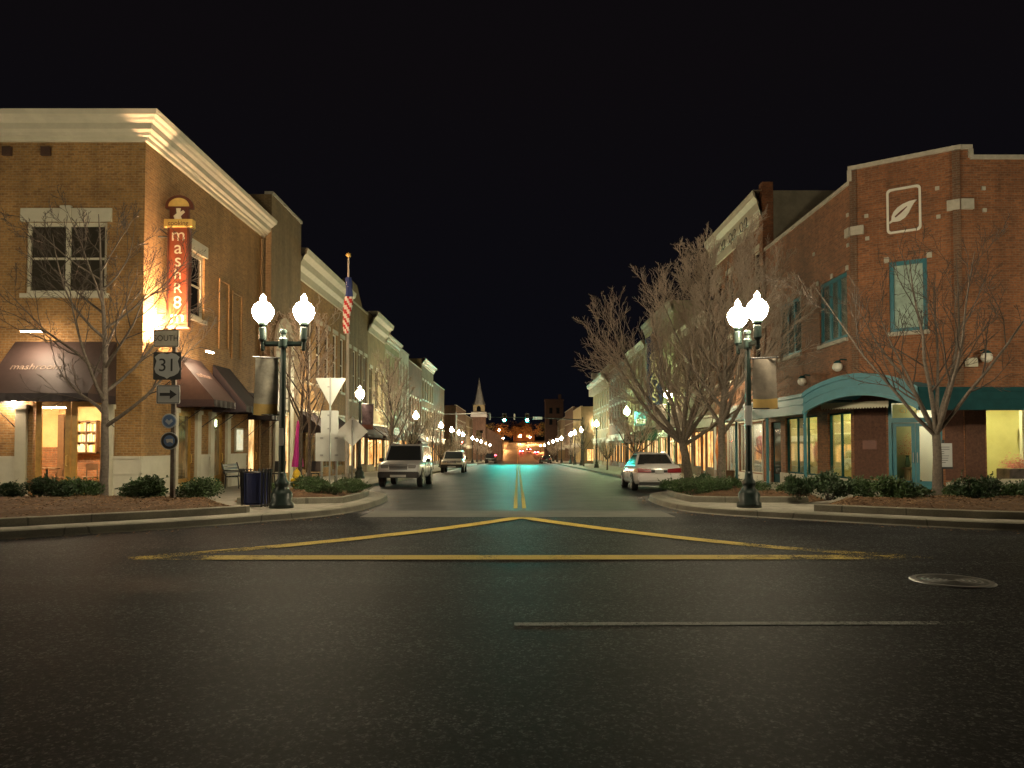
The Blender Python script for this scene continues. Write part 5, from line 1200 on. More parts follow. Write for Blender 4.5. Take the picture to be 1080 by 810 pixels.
# ------------------------------------------------------------------ shrubs
def shrub_proto(name, seed, rx, rz_, n, leaf, mat):
    r = random.Random(seed); o = thing(name, 'x', 'shrub')
    lobes = [(Vector((r.uniform(-.75, .75) * rx, r.uniform(-.75, .75) * rx, rz_ * r.uniform(.55, 1.35))), r.uniform(.32, .6)) for _ in range(11)] + [(Vector((0, 0, rz_ * .7)), .7)]
    mb = MB(); st = MB()
    for k in range(n):
        c, s = r.choice(lobes); v = Vector((r.gauss(0, 1), r.gauss(0, 1), r.gauss(0, 1))).normalized() * (r.random() ** .35)
        p = c + Vector((v.x * rx * s, v.y * rx * s, v.z * rz_ * s))
        if p.z < .05: continue
        l = leaf * r.uniform(.6, 1.25); d = (v + Vector((r.uniform(-1, 1), r.uniform(-1, 1), r.uniform(-.3, 1.1))) * .9).normalized()
        e = d.cross(Vector((r.uniform(-1, 1), r.uniform(-1, 1), r.uniform(-1, 1)))).normalized() * l * .36; nn = d.cross(e).normalized() * l * .15
        mb.q(p, p + d * l * .5 + e + nn, p + d * l, p + d * l * .5 - e + nn)
    for k in range(14):
        c, s = r.choice(lobes); st.tube([(r.uniform(-.06, .06), r.uniform(-.06, .06), 0), c * .5, c + Vector((r.uniform(-.2, .2), r.uniform(-.2, .2), r.uniform(0, .2)))], [.014, .01, .004], 4, cap=False)
    for k in range(16):      # stray shoots
        c, s = r.choice(lobes); v = Vector((r.gauss(0, 1), r.gauss(0, 1), abs(r.gauss(0, 1)) + .3)).normalized(); a = c + Vector((v.x * rx * s * .8, v.y * rx * s * .8, v.z * rz_ * s * .8)); b = a + v * r.uniform(.10, .26); st.tube([a, b], [.005, .003], 3, cap=False)
        for q in range(9):
            p = a.lerp(b, r.random()); d = (v + Vector((r.uniform(-1, 1), r.uniform(-1, 1), r.uniform(-.5, 1)))).normalized(); l = leaf * r.uniform(.6, 1.1); e = d.orthogonal().normalized() * l * .34
            mb.q(p, p + d * l * .5 + e, p + d * l, p + d * l * .5 - e)
    mb.build('foliage', mat, o); st.build('stems', 'bark', o)
    return o
sh0 = shrub_proto('shrub', 41, .46, .40, 3600, .062, 'leaf'); sh1 = shrub_proto('shrub', 42, .46, .36, 3600, .058, 'dark_leaf'); sh2 = shrub_proto('shrub', 43, .38, .26, 2200, .060, 'leaf'); hd0 = shrub_proto('hedge_shrub', 44, .50, .24, 2200, .055, 'leaf')
GB = 'clipped evergreen shrubs in the mulch beds'
def bush(p, px, py, Y, label, s=1.0, rz=0, g=GB):
    v = at(px, py, Y); o = put(p, v.x, Y, label, g, rz, zs(Y) + .10, s)
bush(sh1, 2, 520, 17.6, 'dark shrub at the far left edge of the left mulch bed', .85, 1)
bush(sh1, 49, 524, 17.6, 'dark broad shrub below the left entrance doors, nearest the kerb', 1.0, 2)
bush(sh2, 76, 518, 18.6, 'lighter low shrub between the entrance doors and bare tree', 1.15, .3)
bush(sh2, 98, 518, 19.0, 'small low shrub hugging the left bare tree trunk', .9, 2.4)
bush(sh0, 151, 522, 17.2, 'rounded green shrub between the bare tree and route sign post', 1.0, 0)
bush(sh0, 211, 522, 17.9, 'rounded green shrub right of the route sign post', 1.0, 2.1)
bush(sh1, 842, 523, 18.2, 'dark low shrub at the left end of the right mulch bed', .8, 2)
bush(sh1, 873, 523, 18.0, 'dark shrub second from the left in the right mulch bed', .95, .7)
bush(sh2, 914, 525, 18.2, 'small shrub before the brick pier left of the big right shrub', 1.0, .9)
bush(sh0, 947, 526, 17.2, 'big leafy shrub before the teal doors', 1.05, 3.3)
bush(sh2, 972, 524, 18.4, 'small shrub just left of the right bare tree trunk', .8, .1)
bush(sh2, 1004, 526, 18.2, 'pale green low shrub just right of the right bare tree trunk', 1.0, 4)
bush(sh1, 1031, 529, 17.0, 'dark rounded shrub right of the right bare tree', 1.1, 5)
bush(sh2, 1060, 528, 17.8, 'low shrub under the yellow front window, right edge', 1.0, 5.4)
bush(sh2, 1088, 530, 17.6, 'low shrub at the far right edge of the right mulch bed', 1.0, 1.4)
GH = 'low hedge shrubs on the kerb noses'
HL = [(-6.55, 19.6, 'left nose low shrub beside the twin lamp base, standing alone', .85), (-5.2, 19.9, 'left nose hedge shrub nearest the yield post, front', .8), (-4.9, 21.4, 'left nose hedge shrub, front row middle', .9), (-4.95, 22.7, 'left nose hedge shrub, front row third', .85), (-5.5, 24.1, 'left nose hedge shrub, front row last', .9), (-6.1, 21.6, 'left nose hedge shrub behind the yield post', .9), (-6.5, 23.2, 'left nose hedge shrub below the blank board', .9), (-6.9, 24.8, 'left nose hedge shrub farthest back by the flagpole', .9), (-7.2, 21.6, 'left nose hedge shrub before the hydrant', .7)]
HR = [(4.75, 20.4, 'right nose hedge shrub at the front left', .85), (4.75, 21.8, 'right nose hedge shrub, kerb side second', .9), (4.95, 23.2, 'right nose hedge shrub below the white sedan', .9), (5.6, 24.3, 'right nose hedge shrub farthest along the kerb', .9), (5.7, 20.9, 'right nose hedge shrub, middle front', .9), (5.9, 22.4, 'right nose hedge shrub, middle row', 1.0), (6.7, 21.2, 'right nose hedge shrub toward the lamp', .9), (6.8, 23.2, 'right nose hedge shrub at the tree trunks', .9), (7.5, 20.2, 'right nose hedge shrub nearest the canopy post', .75)]
for k, (x, y, lb, s) in enumerate(HL + HR): put(hd0, x, y, lb, GH, k * 1.9, zs(y) + .08, s)
put(sh1, 6.35, 25.1, 'taller dark shrub beside the white sedan boot', GB, 1, zs(25) + .05, .7)
# ------------------------------------------------------------------ route signs
def plate(F, u, z, w, h, mat, par, name='plate', t=.012, d=0.0, r=.03, rim=None):
    p = MB().prism(F, rrect(u - w / 2, u + w / 2, z - h / 2, z + h / 2, min(r, w * .2, h * .2), 3), d, d + t).build(name, mat, par)
    if rim:
        o_ = rrect(u - w / 2 + .012, u + w / 2 - .012, z - h / 2 + .012, z + h / 2 - .012, r, 3); i_ = rrect(u - w / 2 + .026, u + w / 2 - .026, z - h / 2 + .026, z + h / 2 - .026, r * .7, 3); mb = MB(); n = len(o_)
        for k in range(n):
            j = (k + 1) % n; mb.q(F.p(*o_[k], d + t + .002), F.p(*o_[j], d + t + .002), F.p(*i_[j], d + t + .002), F.p(*i_[k], d + t + .002))
        mb.build('border', rim, p)
    return p
def shield(F, u, z, s, par, num, d=.0):
    p = plate(F, u, z, s, s, 'sign_black', par, 'route_plate', d=d)
    pts = [(-.30, .40), (-.16, .44), (0, .40), (.16, .44), (.30, .40), (.42, .30), (.36, .17), (.40, .02), (.43, -.10), (.38, -.24), (.24, -.33), (.08, -.38), (0, -.44), (-.08, -.38), (-.24, -.33), (-.38, -.24), (-.43, -.10), (-.40, .02), (-.36, .17), (-.42, .30)]
    MB().prism(F, [(u + a * s * 1.06, z + b * s * 1.06) for a, b in pts], d + .013, d + .017).build('shield', 'sign_silver', p)
    text('route_number', num, s * .66, 'sign_black', p, F.p(u, z + .01 * s, d + .0175), (F.ux, F.uy, 0), (0, 0, 1), .001, xs=1.0)
    return p
rp = at(181, 523, 17.0); rx = rp.x
rs = thing('route_sign', 'post with black and white route 31 shield, arrow and two round plates', 'road sign', (rx, 17.0, zs(17)))
MB().box(rx - .045, rx + .045, 17.0, 17.09, .12, 4.25).build('post', 'grey_metal', rs, bevel=.006)
bpy.data.objects[rs.children[0].name].data.materials[0] = M['bark']
F = Fr(rx, 17.0, 1, 0)
Z = lambda py: at(181, py, 17.0).z
U = lambda px: at(px, 420, 17.0).x - rx
p = plate(F, U(174.5), Z(357), .59, .40, 'banner_dark', rs, 'direction_plate', rim='sign_black')
text('direction_word', 'SOUTH', .19, 'sign_black', p, F.p(U(174.5), Z(357), .0125), (1, 0, 0), (0, 0, 1), .001, xs=.92)
p.data.materials[0] = M['stone_trim']
shield(F, U(176), Z(386), .64, rs, '31')
p = plate(F, U(177.5), Z(416), .54, .43, 'sign_silver', rs, 'arrow_plate', rim='sign_black')
MB().prism(F, [(U(177.5) - .19, Z(416) - .035), (U(177.5) + .04, Z(416) - .035), (U(177.5) + .04, Z(416) - .11), (U(177.5) + .20, Z(416)), (U(177.5) + .04, Z(416) + .11), (U(177.5) + .04, Z(416) + .035), (U(177.5) - .19, Z(416) + .035)], .013, .016).build('arrow', 'sign_black', p)
def disc(F, u, z, r, mat, par, name, d0=0, d1=.012, n=24): return MB().prism(F, [(u + r * math.cos(2 * math.pi * k / n), z + r * math.sin(2 * math.pi * k / n)) for k in range(n)], d0, d1).build(name, mat, par)
p = disc(F, U(179), Z(444), .17, 'sign_pale_blue', rs, 'round_plate'); disc(F, U(179), Z(444), .14, 'sign_blue', p, 'field', .013, .016)
MB().prism(F, [(U(179) - .09, Z(444) - .01), (U(179), Z(444) - .09), (U(179) + .09, Z(444) - .01), (U(179) + .05, Z(444) + .05), (U(179), Z(444)), (U(179) - .05, Z(444) + .05)], .017, .019).build('emblem', 'sign_pale_blue', p)
p = disc(F, U(179.5), Z(465), .205, 'sign_silver', rs, 'round_plate'); disc(F, U(179.5), Z(465), .185, 'sign_black', p, 'field', .013, .016); disc(F, U(179.5), Z(465), .13, 'sign_blue', p, 'ring', .0165, .018)
MB().prism(F, [(U(179.5) - .08, Z(465) + .04), (U(179.5) - .05, Z(465) - .05), (U(179.5) + .02, Z(465) - .02), (U(179.5) + .09, Z(465) - .06), (U(179.5) + .08, Z(465) + .05)], .019, .021).build('emblem', 'sign_white', p)
# right hand route sign, small, by the sedan
y = 51.0; x = 117 * y / 780
r2 = thing('route_sign', 'small far route 31 sign post on the right pavement above the sedan', 'road sign', (x, y, zs(y)))
F2 = Fr(x, y, 1, 0); MB().tube([(x, y + .04, zs(y)), (x, y + .04, 3.0)], .035, 6).build('post', 'grey_metal', r2)
q = plate(F2, 0, at(0, 454, y).z, .6, .34, 'sign_silver', r2, 'direction_plate')
shield(F2, 0, at(0, 463.5, y).z, .64, r2, '31')

# ------------------------------------------------------------------ blank backs of the signs at the left kerb nose
Y = 22.3; v = at(347.5, 519, Y); x = v.x
ys_ = thing('yield_sign', 'back of a pale triangular yield sign over a narrow blank plate', 'road sign', (x, Y, zs(Y)))
F = Fr(x, Y, 1, 0); zz = lambda py: at(347, py, Y).z; uu = lambda px: at(px, 420, Y).x - x
MB().box(x - .022, x + .022, Y - .02, Y + .02, zs(Y), zz(398)).build('post', 'grey_metal', ys_, bevel=.004)
MB().prism(F, [(uu(332.5), zz(399.5)), (uu(348), zz(428)), (uu(349), zz(428)), (uu(364.5), zz(399.5)), (uu(363.5), zz(398.6)), (uu(333.5), zz(398.6))], -.034, -.022).build('triangle_plate', 'sign_back', ys_)
plate(F, uu(347.7), zz(445), uu(357) - uu(338.5), zz(433) - zz(457), 'sign_back', ys_, 'narrow_plate', d=-.034)
Y = 24.3; x = at(348, 500, Y).x
rb = thing('route_board', 'wide pale blank back of a road board on two posts', 'road sign', (x, Y, zs(Y)))
F = Fr(x, Y, 1, 0); zz = lambda py: at(347, py, Y).z; uu = lambda px: at(px, 420, Y).x - x
plate(F, uu(348.5), zz(471.5), uu(364) - uu(333), zz(456.5) - zz(486.5), 'sign_back', rb, 'board', d=-.03)
for px in (339.5, 355): MB().box(x + uu(px) - .03, x + uu(px) + .03, Y + .031, Y + .09, zs(Y), zz(457)).build('post', 'grey_metal', rb)
Y = 26.0; x = at(371.5, 455, Y).x
dm = thing('diamond_sign', 'pale blank back of a diamond road sign behind the flagpole', 'road sign', (x, Y, zs(Y)))
F = Fr(x, Y, 1, 0); zz = lambda py: at(371, py, Y).z; uu = lambda px: at(px, 455, Y).x - x
MB().prism(F, [(uu(355), zz(455)), (uu(371.5), zz(471)), (uu(388), zz(455)), (uu(371.5), zz(439.5))], -.03, -.018).build('plate', 'sign_back', dm)
MB().tube([(x, Y, zs(Y)), (x, Y, zz(443))], .03, 6).build('post', 'grey_metal', dm)
for o_, px_, py_s, Yb in ((ys_, 347.5, (408, 438, 452), 22.3), (rb, 339.5, (462, 480), 24.3), (rb, 355, (462, 480), 24.3)):
    for py_ in py_s:
        v_ = at(px_, py_, Yb); MB().box(v_.x - .05, v_.x + .05, Yb - .045, Yb - .036, v_.z - .022, v_.z + .022).build('bracket', 'grey_metal', o_)
# flagpole with a limp flag
Y = 28.5; x = at(366, 490, Y).x; zt_ = at(366, 268, Y).z
fp = thing('flagpole', 'tall slim flagpole with a ball top beside the blank road boards', 'flagpole', (x, Y, zs(Y)))
MB().tube([(x, Y, zs(Y)), (x, Y, 3), (x, Y, zt_ - .1)], [.085, .075, .035], 10).lathe([(.16, 0), (.16, .06), (.09, .12)], (x, Y, zs(Y)), 12).build('pole', 'stone_trim', fp)
MB().lathe([(.10 * math.sin(math.pi * k / 8), -.1 * math.cos(math.pi * k / 8)) for k in range(9)], (x, Y, zt_ - .04), 12).build('ball_top', 'sign_gold', fp, smooth=True)
fg = thing('flag', 'furled red white and blue striped flag hanging limp on the flagpole', 'flag', (x, Y, at(366, 345, Y).z))
r = random.Random(3); zt1, zb1 = at(366, 293, Y).z, at(366, 352, Y).z; n = 26; m = 14; rg = []
for i in range(n + 1):
    t = i / n; row = []
    for j in range(m):
        a = 2 * math.pi * j / m; rad = (.075 + .06 * math.sin(math.pi * min(1, t * .8 + .1))) * (1 + .38 * math.sin(a * 3 + t * 5) + .15 * math.sin(a * 5 - t * 9))
        row.append(Vector((x + .03 * math.sin(t * 6) + rad * math.cos(a), Y - .07 + rad * .7 * math.sin(a), zt1 + (zb1 - zt1) * t)))
    rg.append(row)
cloth = MB(); cant = MB()
for i in range(n):
    for j in range(m):
        jj = (j + 1) % m; f = (rg[i][j], rg[i][jj], rg[i + 1][jj], rg[i + 1][j])
        if i < 9: cant.q(*f)
        else: cloth.cur = ((i + (j if j < 7 else 14 - j)) // 2) % 2; cloth.q(*f)
cloth.build('stripes', ['flag_red', 'flag_white'], fg, smooth=True, merge=True); cn_ = cant.build('canton', 'flag_blue', fg, smooth=True, merge=True)
mb = MB()
for k in range(14):
    i = r.randrange(1, 8); j = r.randrange(m); c = (rg[i][j] + rg[i + 1][(j + 1) % m]) / 2; o = Vector((c.x - x, c.y - Y + .07, 0)).normalized() * .006
    s = .022; tx = Vector((-o.y, o.x, 0)).normalized() * s
    mb.q(c + o - tx, c + o + Vector((0, 0, -s)), c + o + tx, c + o + Vector((0, 0, s)))
mb.build('stars', 'flag_white', cn_)

# ------------------------------------------------------------------ pavement furniture
Y = 17.35; x = at(270, 520, Y).x; z = zs(Y)
tcn = thing('trash_can', 'dark slatted trash can with a blue liner beside the twin lamp', 'trash can', (x, Y, z))
MB().lathe([(.24, .05), (.27, .1), (.285, .74), (.29, .78), (.25, .79), (.24, .1)], (x, Y, z), 20).build('liner', 'can_blue', tcn)
mb = MB()
for k in range(22):
    a = 2 * math.pi * k / 22; c, s = math.cos(a), math.sin(a)
    if k in (15, 16, 17, 18): continue
    mb.hexa([(x + .31 * c - .014 * s, Y + .31 * s + .014 * c, z), (x + .31 * c + .014 * s, Y + .31 * s - .014 * c, z), (x + .33 * c + .014 * s, Y + .33 * s - .014 * c, z), (x + .33 * c - .014 * s, Y + .33 * s + .014 * c, z),
             (x + .31 * c - .014 * s, Y + .31 * s + .014 * c, z + .86), (x + .31 * c + .014 * s, Y + .31 * s - .014 * c, z + .86), (x + .36 * c + .014 * s, Y + .36 * s - .014 * c, z + .88), (x + .36 * c - .014 * s, Y + .36 * s + .014 * c, z + .88)])
mb.build('slats', 'black_metal', tcn)
for zz_ in (.04, .80):
    MB().tube([(x + .318 * math.cos(2 * math.pi * k / 28), Y + .318 * math.sin(2 * math.pi * k / 28), z + zz_) for k in range(29)], .016, 6, cap=False).build('hoop', 'black_metal', tcn)
Y = 27.3; x = -10.25; z = zs(Y)
bn = thing('bench', 'dark metal bench against the tan brick wall behind trash can', 'bench', (x, Y, z))
mb = MB()
for k in range(4): mb.box(x - .22 + k * .12, x - .13 + k * .12, Y - .75, Y + .75, z + .43, z + .455)
mb.build('seat', 'black_metal', bn)
mb = MB()
for k in range(3): mb.hexa([(x - .30 - k * .03, Y - .75, z + .55 + k * .12), (x - .28 - k * .03, Y - .75, z + .55 + k * .12), (x - .28 - k * .03, Y + .75, z + .55 + k * .12), (x - .30 - k * .03, Y + .75, z + .55 + k * .12)] + [(x - .32 - k * .03, Y - .75, z + .64 + k * .12), (x - .30 - k * .03, Y - .75, z + .64 + k * .12), (x - .30 - k * .03, Y + .75, z + .64 + k * .12), (x - .32 - k * .03, Y + .75, z + .64 + k * .12)])
mb.build('backrest', 'black_metal', bn)
for s in (-.72, .72):
    MB().tube([(x + .25, Y + s, z), (x + .22, Y + s, z + .43), (x - .22, Y + s, z + .43), (x - .38, Y + s, z + .92)], .022, 6).tube([(x - .25, Y + s, z), (x - .22, Y + s, z + .43)], .022, 6).tube([(x + .22, Y + s, z + .43), (x + .24, Y + s, z + .64), (x - .27, Y + s, z + .66)], .02, 6).build('side_frame', 'black_metal', bn)
Y = 24.9; x = at(313, 505, Y).x; z = zs(Y) + .03
hy = thing('fire_hydrant', 'short yellow fire hydrant behind the left hedge', 'hydrant', (x, Y, z))
MB().lathe([(.17, 0), (.17, .05), (.12, .07), (.115, .42), (.15, .44), (.15, .48), (.12, .50)], (x, Y, z), 16).build('barrel', 'hydrant_yellow', hy, smooth=False)
MB().lathe([(.13, .50), (.12, .58), (.07, .66), (.03, .68), (.035, .74), (0, .74)], (x, Y, z), 16).build('bonnet', 'hydrant_yellow', hy)
for a in (0, math.pi, -math.pi / 2): MB().tube([(x + .1 * math.cos(a), Y + .1 * math.sin(a), z + .33), (x + .19 * math.cos(a), Y + .19 * math.sin(a), z + .33)], .055, 8).build('outlet_cap', 'hydrant_yellow', hy)
Y = 31.0; x = at(314, 480, Y).x; z = zs(Y)
um = thing('patio_umbrella', 'closed magenta pink patio umbrella standing before the shopfront', 'umbrella', (x, Y, z))
MB().tube([(x, Y, z), (x, Y, z + 2.75)], .025, 8).build('pole', 'grey_metal', um)
MB().lathe([(.28, 0), (.28, .06), (.06, .10), (.04, .3)], (x, Y, z), 16).build('base', 'black_metal', um)
MB().rings([[(x + rr * (1 + .22 * (k % 2)) * math.cos(2 * math.pi * k / 16), Y + rr * (1 + .22 * (k % 2)) * math.sin(2 * math.pi * k / 16), z + h) for k in range(16)] for h, rr in ((.72, .20), (.9, .19), (1.3, .13), (1.9, .09), (2.4, .06), (2.7, .015))]).build('canopy', 'magenta', um)
for k, (dx, dy, lb) in enumerate(((-.75, -.2, 'dark patio chair left of the closed pink umbrella'), (.7, .1, 'dark patio chair right of the closed pink umbrella'))):
    c = thing('patio_chair', lb, 'chair', (x + dx, Y + dy, z), 'patio chairs by the pink umbrella'); X_, Y_ = x + dx, Y + dy
    MB().box(X_ - .24, X_ + .24, Y_ - .24, Y_ + .24, z + .42, z + .46).build('seat', 'black_metal', c, bevel=.01)
    MB().hexa([(X_ - .23, Y_ + .22, z + .5), (X_ + .23, Y_ + .22, z + .5), (X_ + .23, Y_ + .25, z + .5), (X_ - .23, Y_ + .25, z + .5), (X_ - .23, Y_ + .30, z + .95), (X_ + .23, Y_ + .30, z + .95), (X_ + .23, Y_ + .33, z + .95), (X_ - .23, Y_ + .33, z + .95)]).build('backrest', 'black_metal', c)
    for a in (-.21, .21):
        for b in (-.21, .21): MB().tube([(X_ + a, Y_ + b, z), (X_ + a, Y_ + b, z + .43)], .016, 6).build('leg', 'black_metal', c)
# flower tub on the right by the kayak shop
tb = thing('planter', 'dark wooden tub planter on the right pavement below the kayak', 'planter', (9.0, 32.0, zs(32)))
MB().lathe([(.30, 0), (.36, .5), (.38, .55), (.33, .55), (.31, .45)], (8.9, 31.6, zs(31.6)), 14).build('tub', 'dark_wood', tb)
MB().lathe([(0, .46), (.31, .47)], (8.9, 31.6, zs(31.6)), 14).build('soil', 'mulch', tb)
# manhole
Y = 8.5; x = at(1004, 613, Y).x
mh = thing('manhole_cover', 'round iron manhole cover set in the asphalt at lower right', 'manhole cover', (x, Y, 0))
MB().lathe([(0, .004), (.36, .004), (.36, .012), (.0, .0125)], (x, Y, 0), 36).build('lid', 'iron_cover', mh)
MB().rings([[(x + rr * math.cos(2 * math.pi * k / 40), Y + rr * math.sin(2 * math.pi * k / 40), zz_) for k in range(40)] for rr, zz_ in ((.365, .006), (.365, .016), (.42, .016), (.44, .004))], cap=False).build('ring', 'iron_ring', mh)
for k in range(5):
    rr = .06 + .06 * k; MB().rings([[(x + q * math.cos(2 * math.pi * j / 30), Y + q * math.sin(2 * math.pi * j / 30), z_) for j in range(30)] for q, z_ in ((rr - .012, .0125), (rr - .009, .019), (rr + .009, .019), (rr + .012, .0125))], cap=False).build('raised_ring', 'iron_ring', mh)
# blade sign and made-up small teal sign standing in for green signal reflection
Y = 58.0
bs = thing('blade_sign', 'tall dark blue blade sign with pale vertical letters behind branches', 'sign', (10.75, Y, 7))
xl, xr_ = at(682.5, 400, Y).x, at(697.5, 400, Y).x; zt1, zb1 = at(690, 362, Y).z, at(690, 432, Y).z
F = Fr(xl, Y, 1, 0); w = xr_ - xl
MB().fbox(F, 0, w, zb1, zt1, -.2, .2).build('board', 'navy', bs, bevel=.03)
MB().prism(F, [(-.12, zt1), (w + .12, zt1), (w + .12, zt1 + .35), (w * .72, zt1 + .6), (w * .6, zt1 + .95), (w * .4, zt1 + .95), (w * .28, zt1 + .6), (-.12, zt1 + .35)], -.22, .22).build('crest', 'navy', bs)
disc(F, w / 2, zt1 + .45, .3, 'sign_brown', bs, 'emblem', .221, .25)
for ch_, py in zip('GRAYS', (377.5, 388.5, 399, 409.5, 420)): text('letter', ch_, 1.15, 'cream_letter', bs, F.p(w / 2, at(690, py, Y).z, .205), (1, 0, 0), (0, 0, 1), .01)
MB().tube([F.p(w, zt1 - .4, 0), (XR, Y, zt1 - .4)], .05, 6).tube([F.p(w, zb1 + .4, 0), (XR, Y, zb1 + .4)], .05, 6).build('bracket', 'black_metal', bs)
ps = thing('reflection_sign', 'made-up small teal sign standing in for a green reflection between the green lamp and the blade sign', 'sign', (10.7, 54.5, 3.4))
F = Fr(at(669, 441, 54.3).x, 54.3, 1, 0); z = at(669, 441, 54.3).z
MB().fbox(F, 0, .95, z - .55, z + .5, -.06, .06).build('board', 'teal_metal', ps, bevel=.02); MB().fbox(F, .12, .8, z - .42, z - .05, .061, .07).build('panel', 'sign_white', ps)
MB().tube([F.p(.4, z + .5, 0), F.p(.4, z + .62, 0), (XR, 54.3, z + .62)], .025, 6).build('bracket', 'black_metal', ps)

# ------------------------------------------------------------------ traffic signals
def signal_head(par, x, y, zc, lit):
    h = MB().box(x - .19, x + .19, y - .02, y + .22, zc - .56, zc + .56).build('housing', 'black_metal', par, bevel=.02)
    MB().box(x - .34, x + .34, y + .0, y + .02, zc - .72, zc + .72).build('backplate', 'car_trim', h)
    for k, nm in ((0, 'red'), (1, 'amber'), (2, 'green')):
        zc_ = zc + .36 - .36 * k; F = Fr(x, y - .022, 1, 0)
        MB().prism(F, [(.165 * math.cos(2 * math.pi * j / 16), zc_ + .165 * math.sin(2 * math.pi * j / 16)) for j in range(16)], 0, .012).build('lens', {'red': 'red_lens', 'green': 'green_lens'}[nm] if lit == nm else 'amber_off', h)
        mb = MB()
        for j in range(10):
            a0, a1 = math.pi * (-.15 + 1.3 * j / 10), math.pi * (-.15 + 1.3 * (j + 1) / 10)
            mb.q(F.p(.165 * math.cos(a0), zc_ + .165 * math.sin(a0), 0), F.p(.165 * math.cos(a1), zc_ + .165 * math.sin(a1), 0), F.p(.165 * math.cos(a1), zc_ + .165 * math.sin(a1), .22), F.p(.165 * math.cos(a0), zc_ + .165 * math.sin(a0), .22))
        mb.build('visor', 'black_metal', h)
    return h
Y = 118.2; ms_ = thing('signal_mast', 'dark mast arm reaching from the right with two green signals', 'traffic signal', (10.4, Y, zs(Y)))
zA = at(600, 441.3, Y).z; x0 = at(517, 441, Y).x
MB().tube([(10.4, Y + .3, zs(Y)), (10.4, Y + .3, zA + .2)], [.2, .14], 10).lathe([(.3, 0), (.3, .2), (.2, .5)], (10.4, Y + .3, zs(Y)), 10).build('pole', 'green_metal', ms_)
MB().tube([(10.4, Y + .3, zA - .25), (4, Y + .3, zA + .1), (x0, Y + .3, zA + .22)], [.11, .09, .05], 8).build('arm', 'green_metal', ms_)
for px in (532, 556): signal_head(ms_, at(px, 443, Y).x, Y, at(px, 443, Y).z + .36, 'green')
xs_ = at(567, 441, Y).x; F = Fr(xs_, Y + .1, 1, 0); zz_ = at(567, 441, Y).z
p = plate(F, 0, zz_, 1.5, .42, 'dark_teal', ms_, 'street_name_plate')
p.data.materials[0] = M['sign_silver']
for px, py in ((516.5, 440), (542.5, 437)):
    MB().box(at(px, py, Y).x - .12, at(px, py, Y).x + .12, Y + .25, Y + .4, zA - .2, zA + .75).build('camera_box', 'grey_metal', ms_)
Y = 115.2; ml_ = thing('signal_mast', 'pale mast arm reaching from the left toward the steeple with a side signal', 'traffic signal', (-9.6, Y, zs(Y)))
zA = at(480, 436.5, Y).z
MB().tube([(-9.6, Y, zs(Y)), (-9.6, Y, zA + .3)], [.19, .13], 10).lathe([(.3, 0), (.3, .2), (.2, .5)], (-9.6, Y, zs(Y)), 10).build('pole', 'grey_metal', ml_)
MB().tube([(-14.5, Y, zA - .06), (-9.6, Y, zA), (at(517, 436, Y).x, Y, zA + .12)], [.05, .10, .05], 8).build('arm', 'grey_metal', ml_)
MB().box(at(516, 440, Y).x - .12, at(516, 440, Y).x + .12, Y - .2, Y + .2, zA - .85, zA + .2).build('housing', 'black_metal', ml_)
q = thing('pedestrian_signal', 'low red signal on a post at the far left crossing corner', 'traffic signal', (-7.0, 112.3, zs(112)))
Y = 112.3; xq, zq = at(488, 466.5, Y).x, at(488, 466.5, Y).z; q.location = (xq, Y, zs(Y))
MB().tube([(xq, Y + .15, zs(Y)), (xq, Y + .15, zq + .4)], .06, 8).build('post', 'green_metal', q); MB().box(xq - .24, xq + .24, Y - .02, Y + .2, zq - .3, zq + .3).build('housing', 'black_metal', q, bevel=.02)
disc(Fr(xq, Y - .021, 1, 0), 0, zq, .15, 'red_lens', q, 'lens')
# ------------------------------------------------------------------ far hill, orange lamps, glowing trees
def orange_lamp(px, py, Y, lb, mat='orange_globe_light', rr=.32):
    v = at(px, py, Y); o = thing('far_street_lamp', lb, 'street lamp', (v.x, Y, zr(Y)), 'far orange lamps beyond the crossing')
    MB().tube([(v.x, Y, zr(Y) - .3), (v.x, Y, v.z)], .09, 6).build('pole', 'green_metal', o)
    MB().lathe([(rr * math.sin(math.pi * k / 6), -rr * math.cos(math.pi * k / 6)) for k in range(7)], v, 8).build('lamp_head', mat, o)
orange_lamp(531, 462, 370, 'orange lamp low on the left of the far street glow'); orange_lamp(526.5, 453.5, 430, 'orange lamp high on the left of the far street glow', rr=.4); orange_lamp(570, 470, 330, 'orange lamp low right of the far street, beside parked cars', rr=.2); orange_lamp(549, 459, 480, 'orange lamp in the middle of the far hillside trees', rr=.4); orange_lamp(559, 461, 450, 'orange lamp right of the middle on the far hillside', rr=.4)
def clump_tree(x, y, h, w, seed, label, mat, lv=700):
    r = random.Random(seed); o = thing('leafy_tree', label, 'tree', (x, y, zr(y)), 'far trees at the end of the street')
    MB().tube([(x, y, zr(y) - .5), (x + .1, y, zr(y) + h * .35), (x - .2, y, zr(y) + h * .7)], [.3, .22, .08], 6).build('trunk', 'bark', o)
    mb = MB()
    lobes = [(Vector((r.uniform(-.35, .35) * w, r.uniform(-.35, .35) * w, h * r.uniform(.4, .85))), r.uniform(.18, .32)) for _ in range(9)]
    for k in range(lv):
        c, s = r.choice(lobes); v = Vector((r.gauss(0, 1), r.gauss(0, 1), r.gauss(0, 1))).normalized() * r.random() ** .4
        p = Vector((x, y, zr(y))) + c + Vector((v.x * w * s, v.y * w * s, v.z * h * s * .7)); l = r.uniform(.25, .6)
        d = Vector((r.uniform(-1, 1), r.uniform(-1, 1), r.uniform(-1, 1))).normalized() * l; e = d.orthogonal().normalized() * l * .6
        mb.q(p - d, p - e, p + d, p + e)
    mb.build('crown', mat, o)
    return o
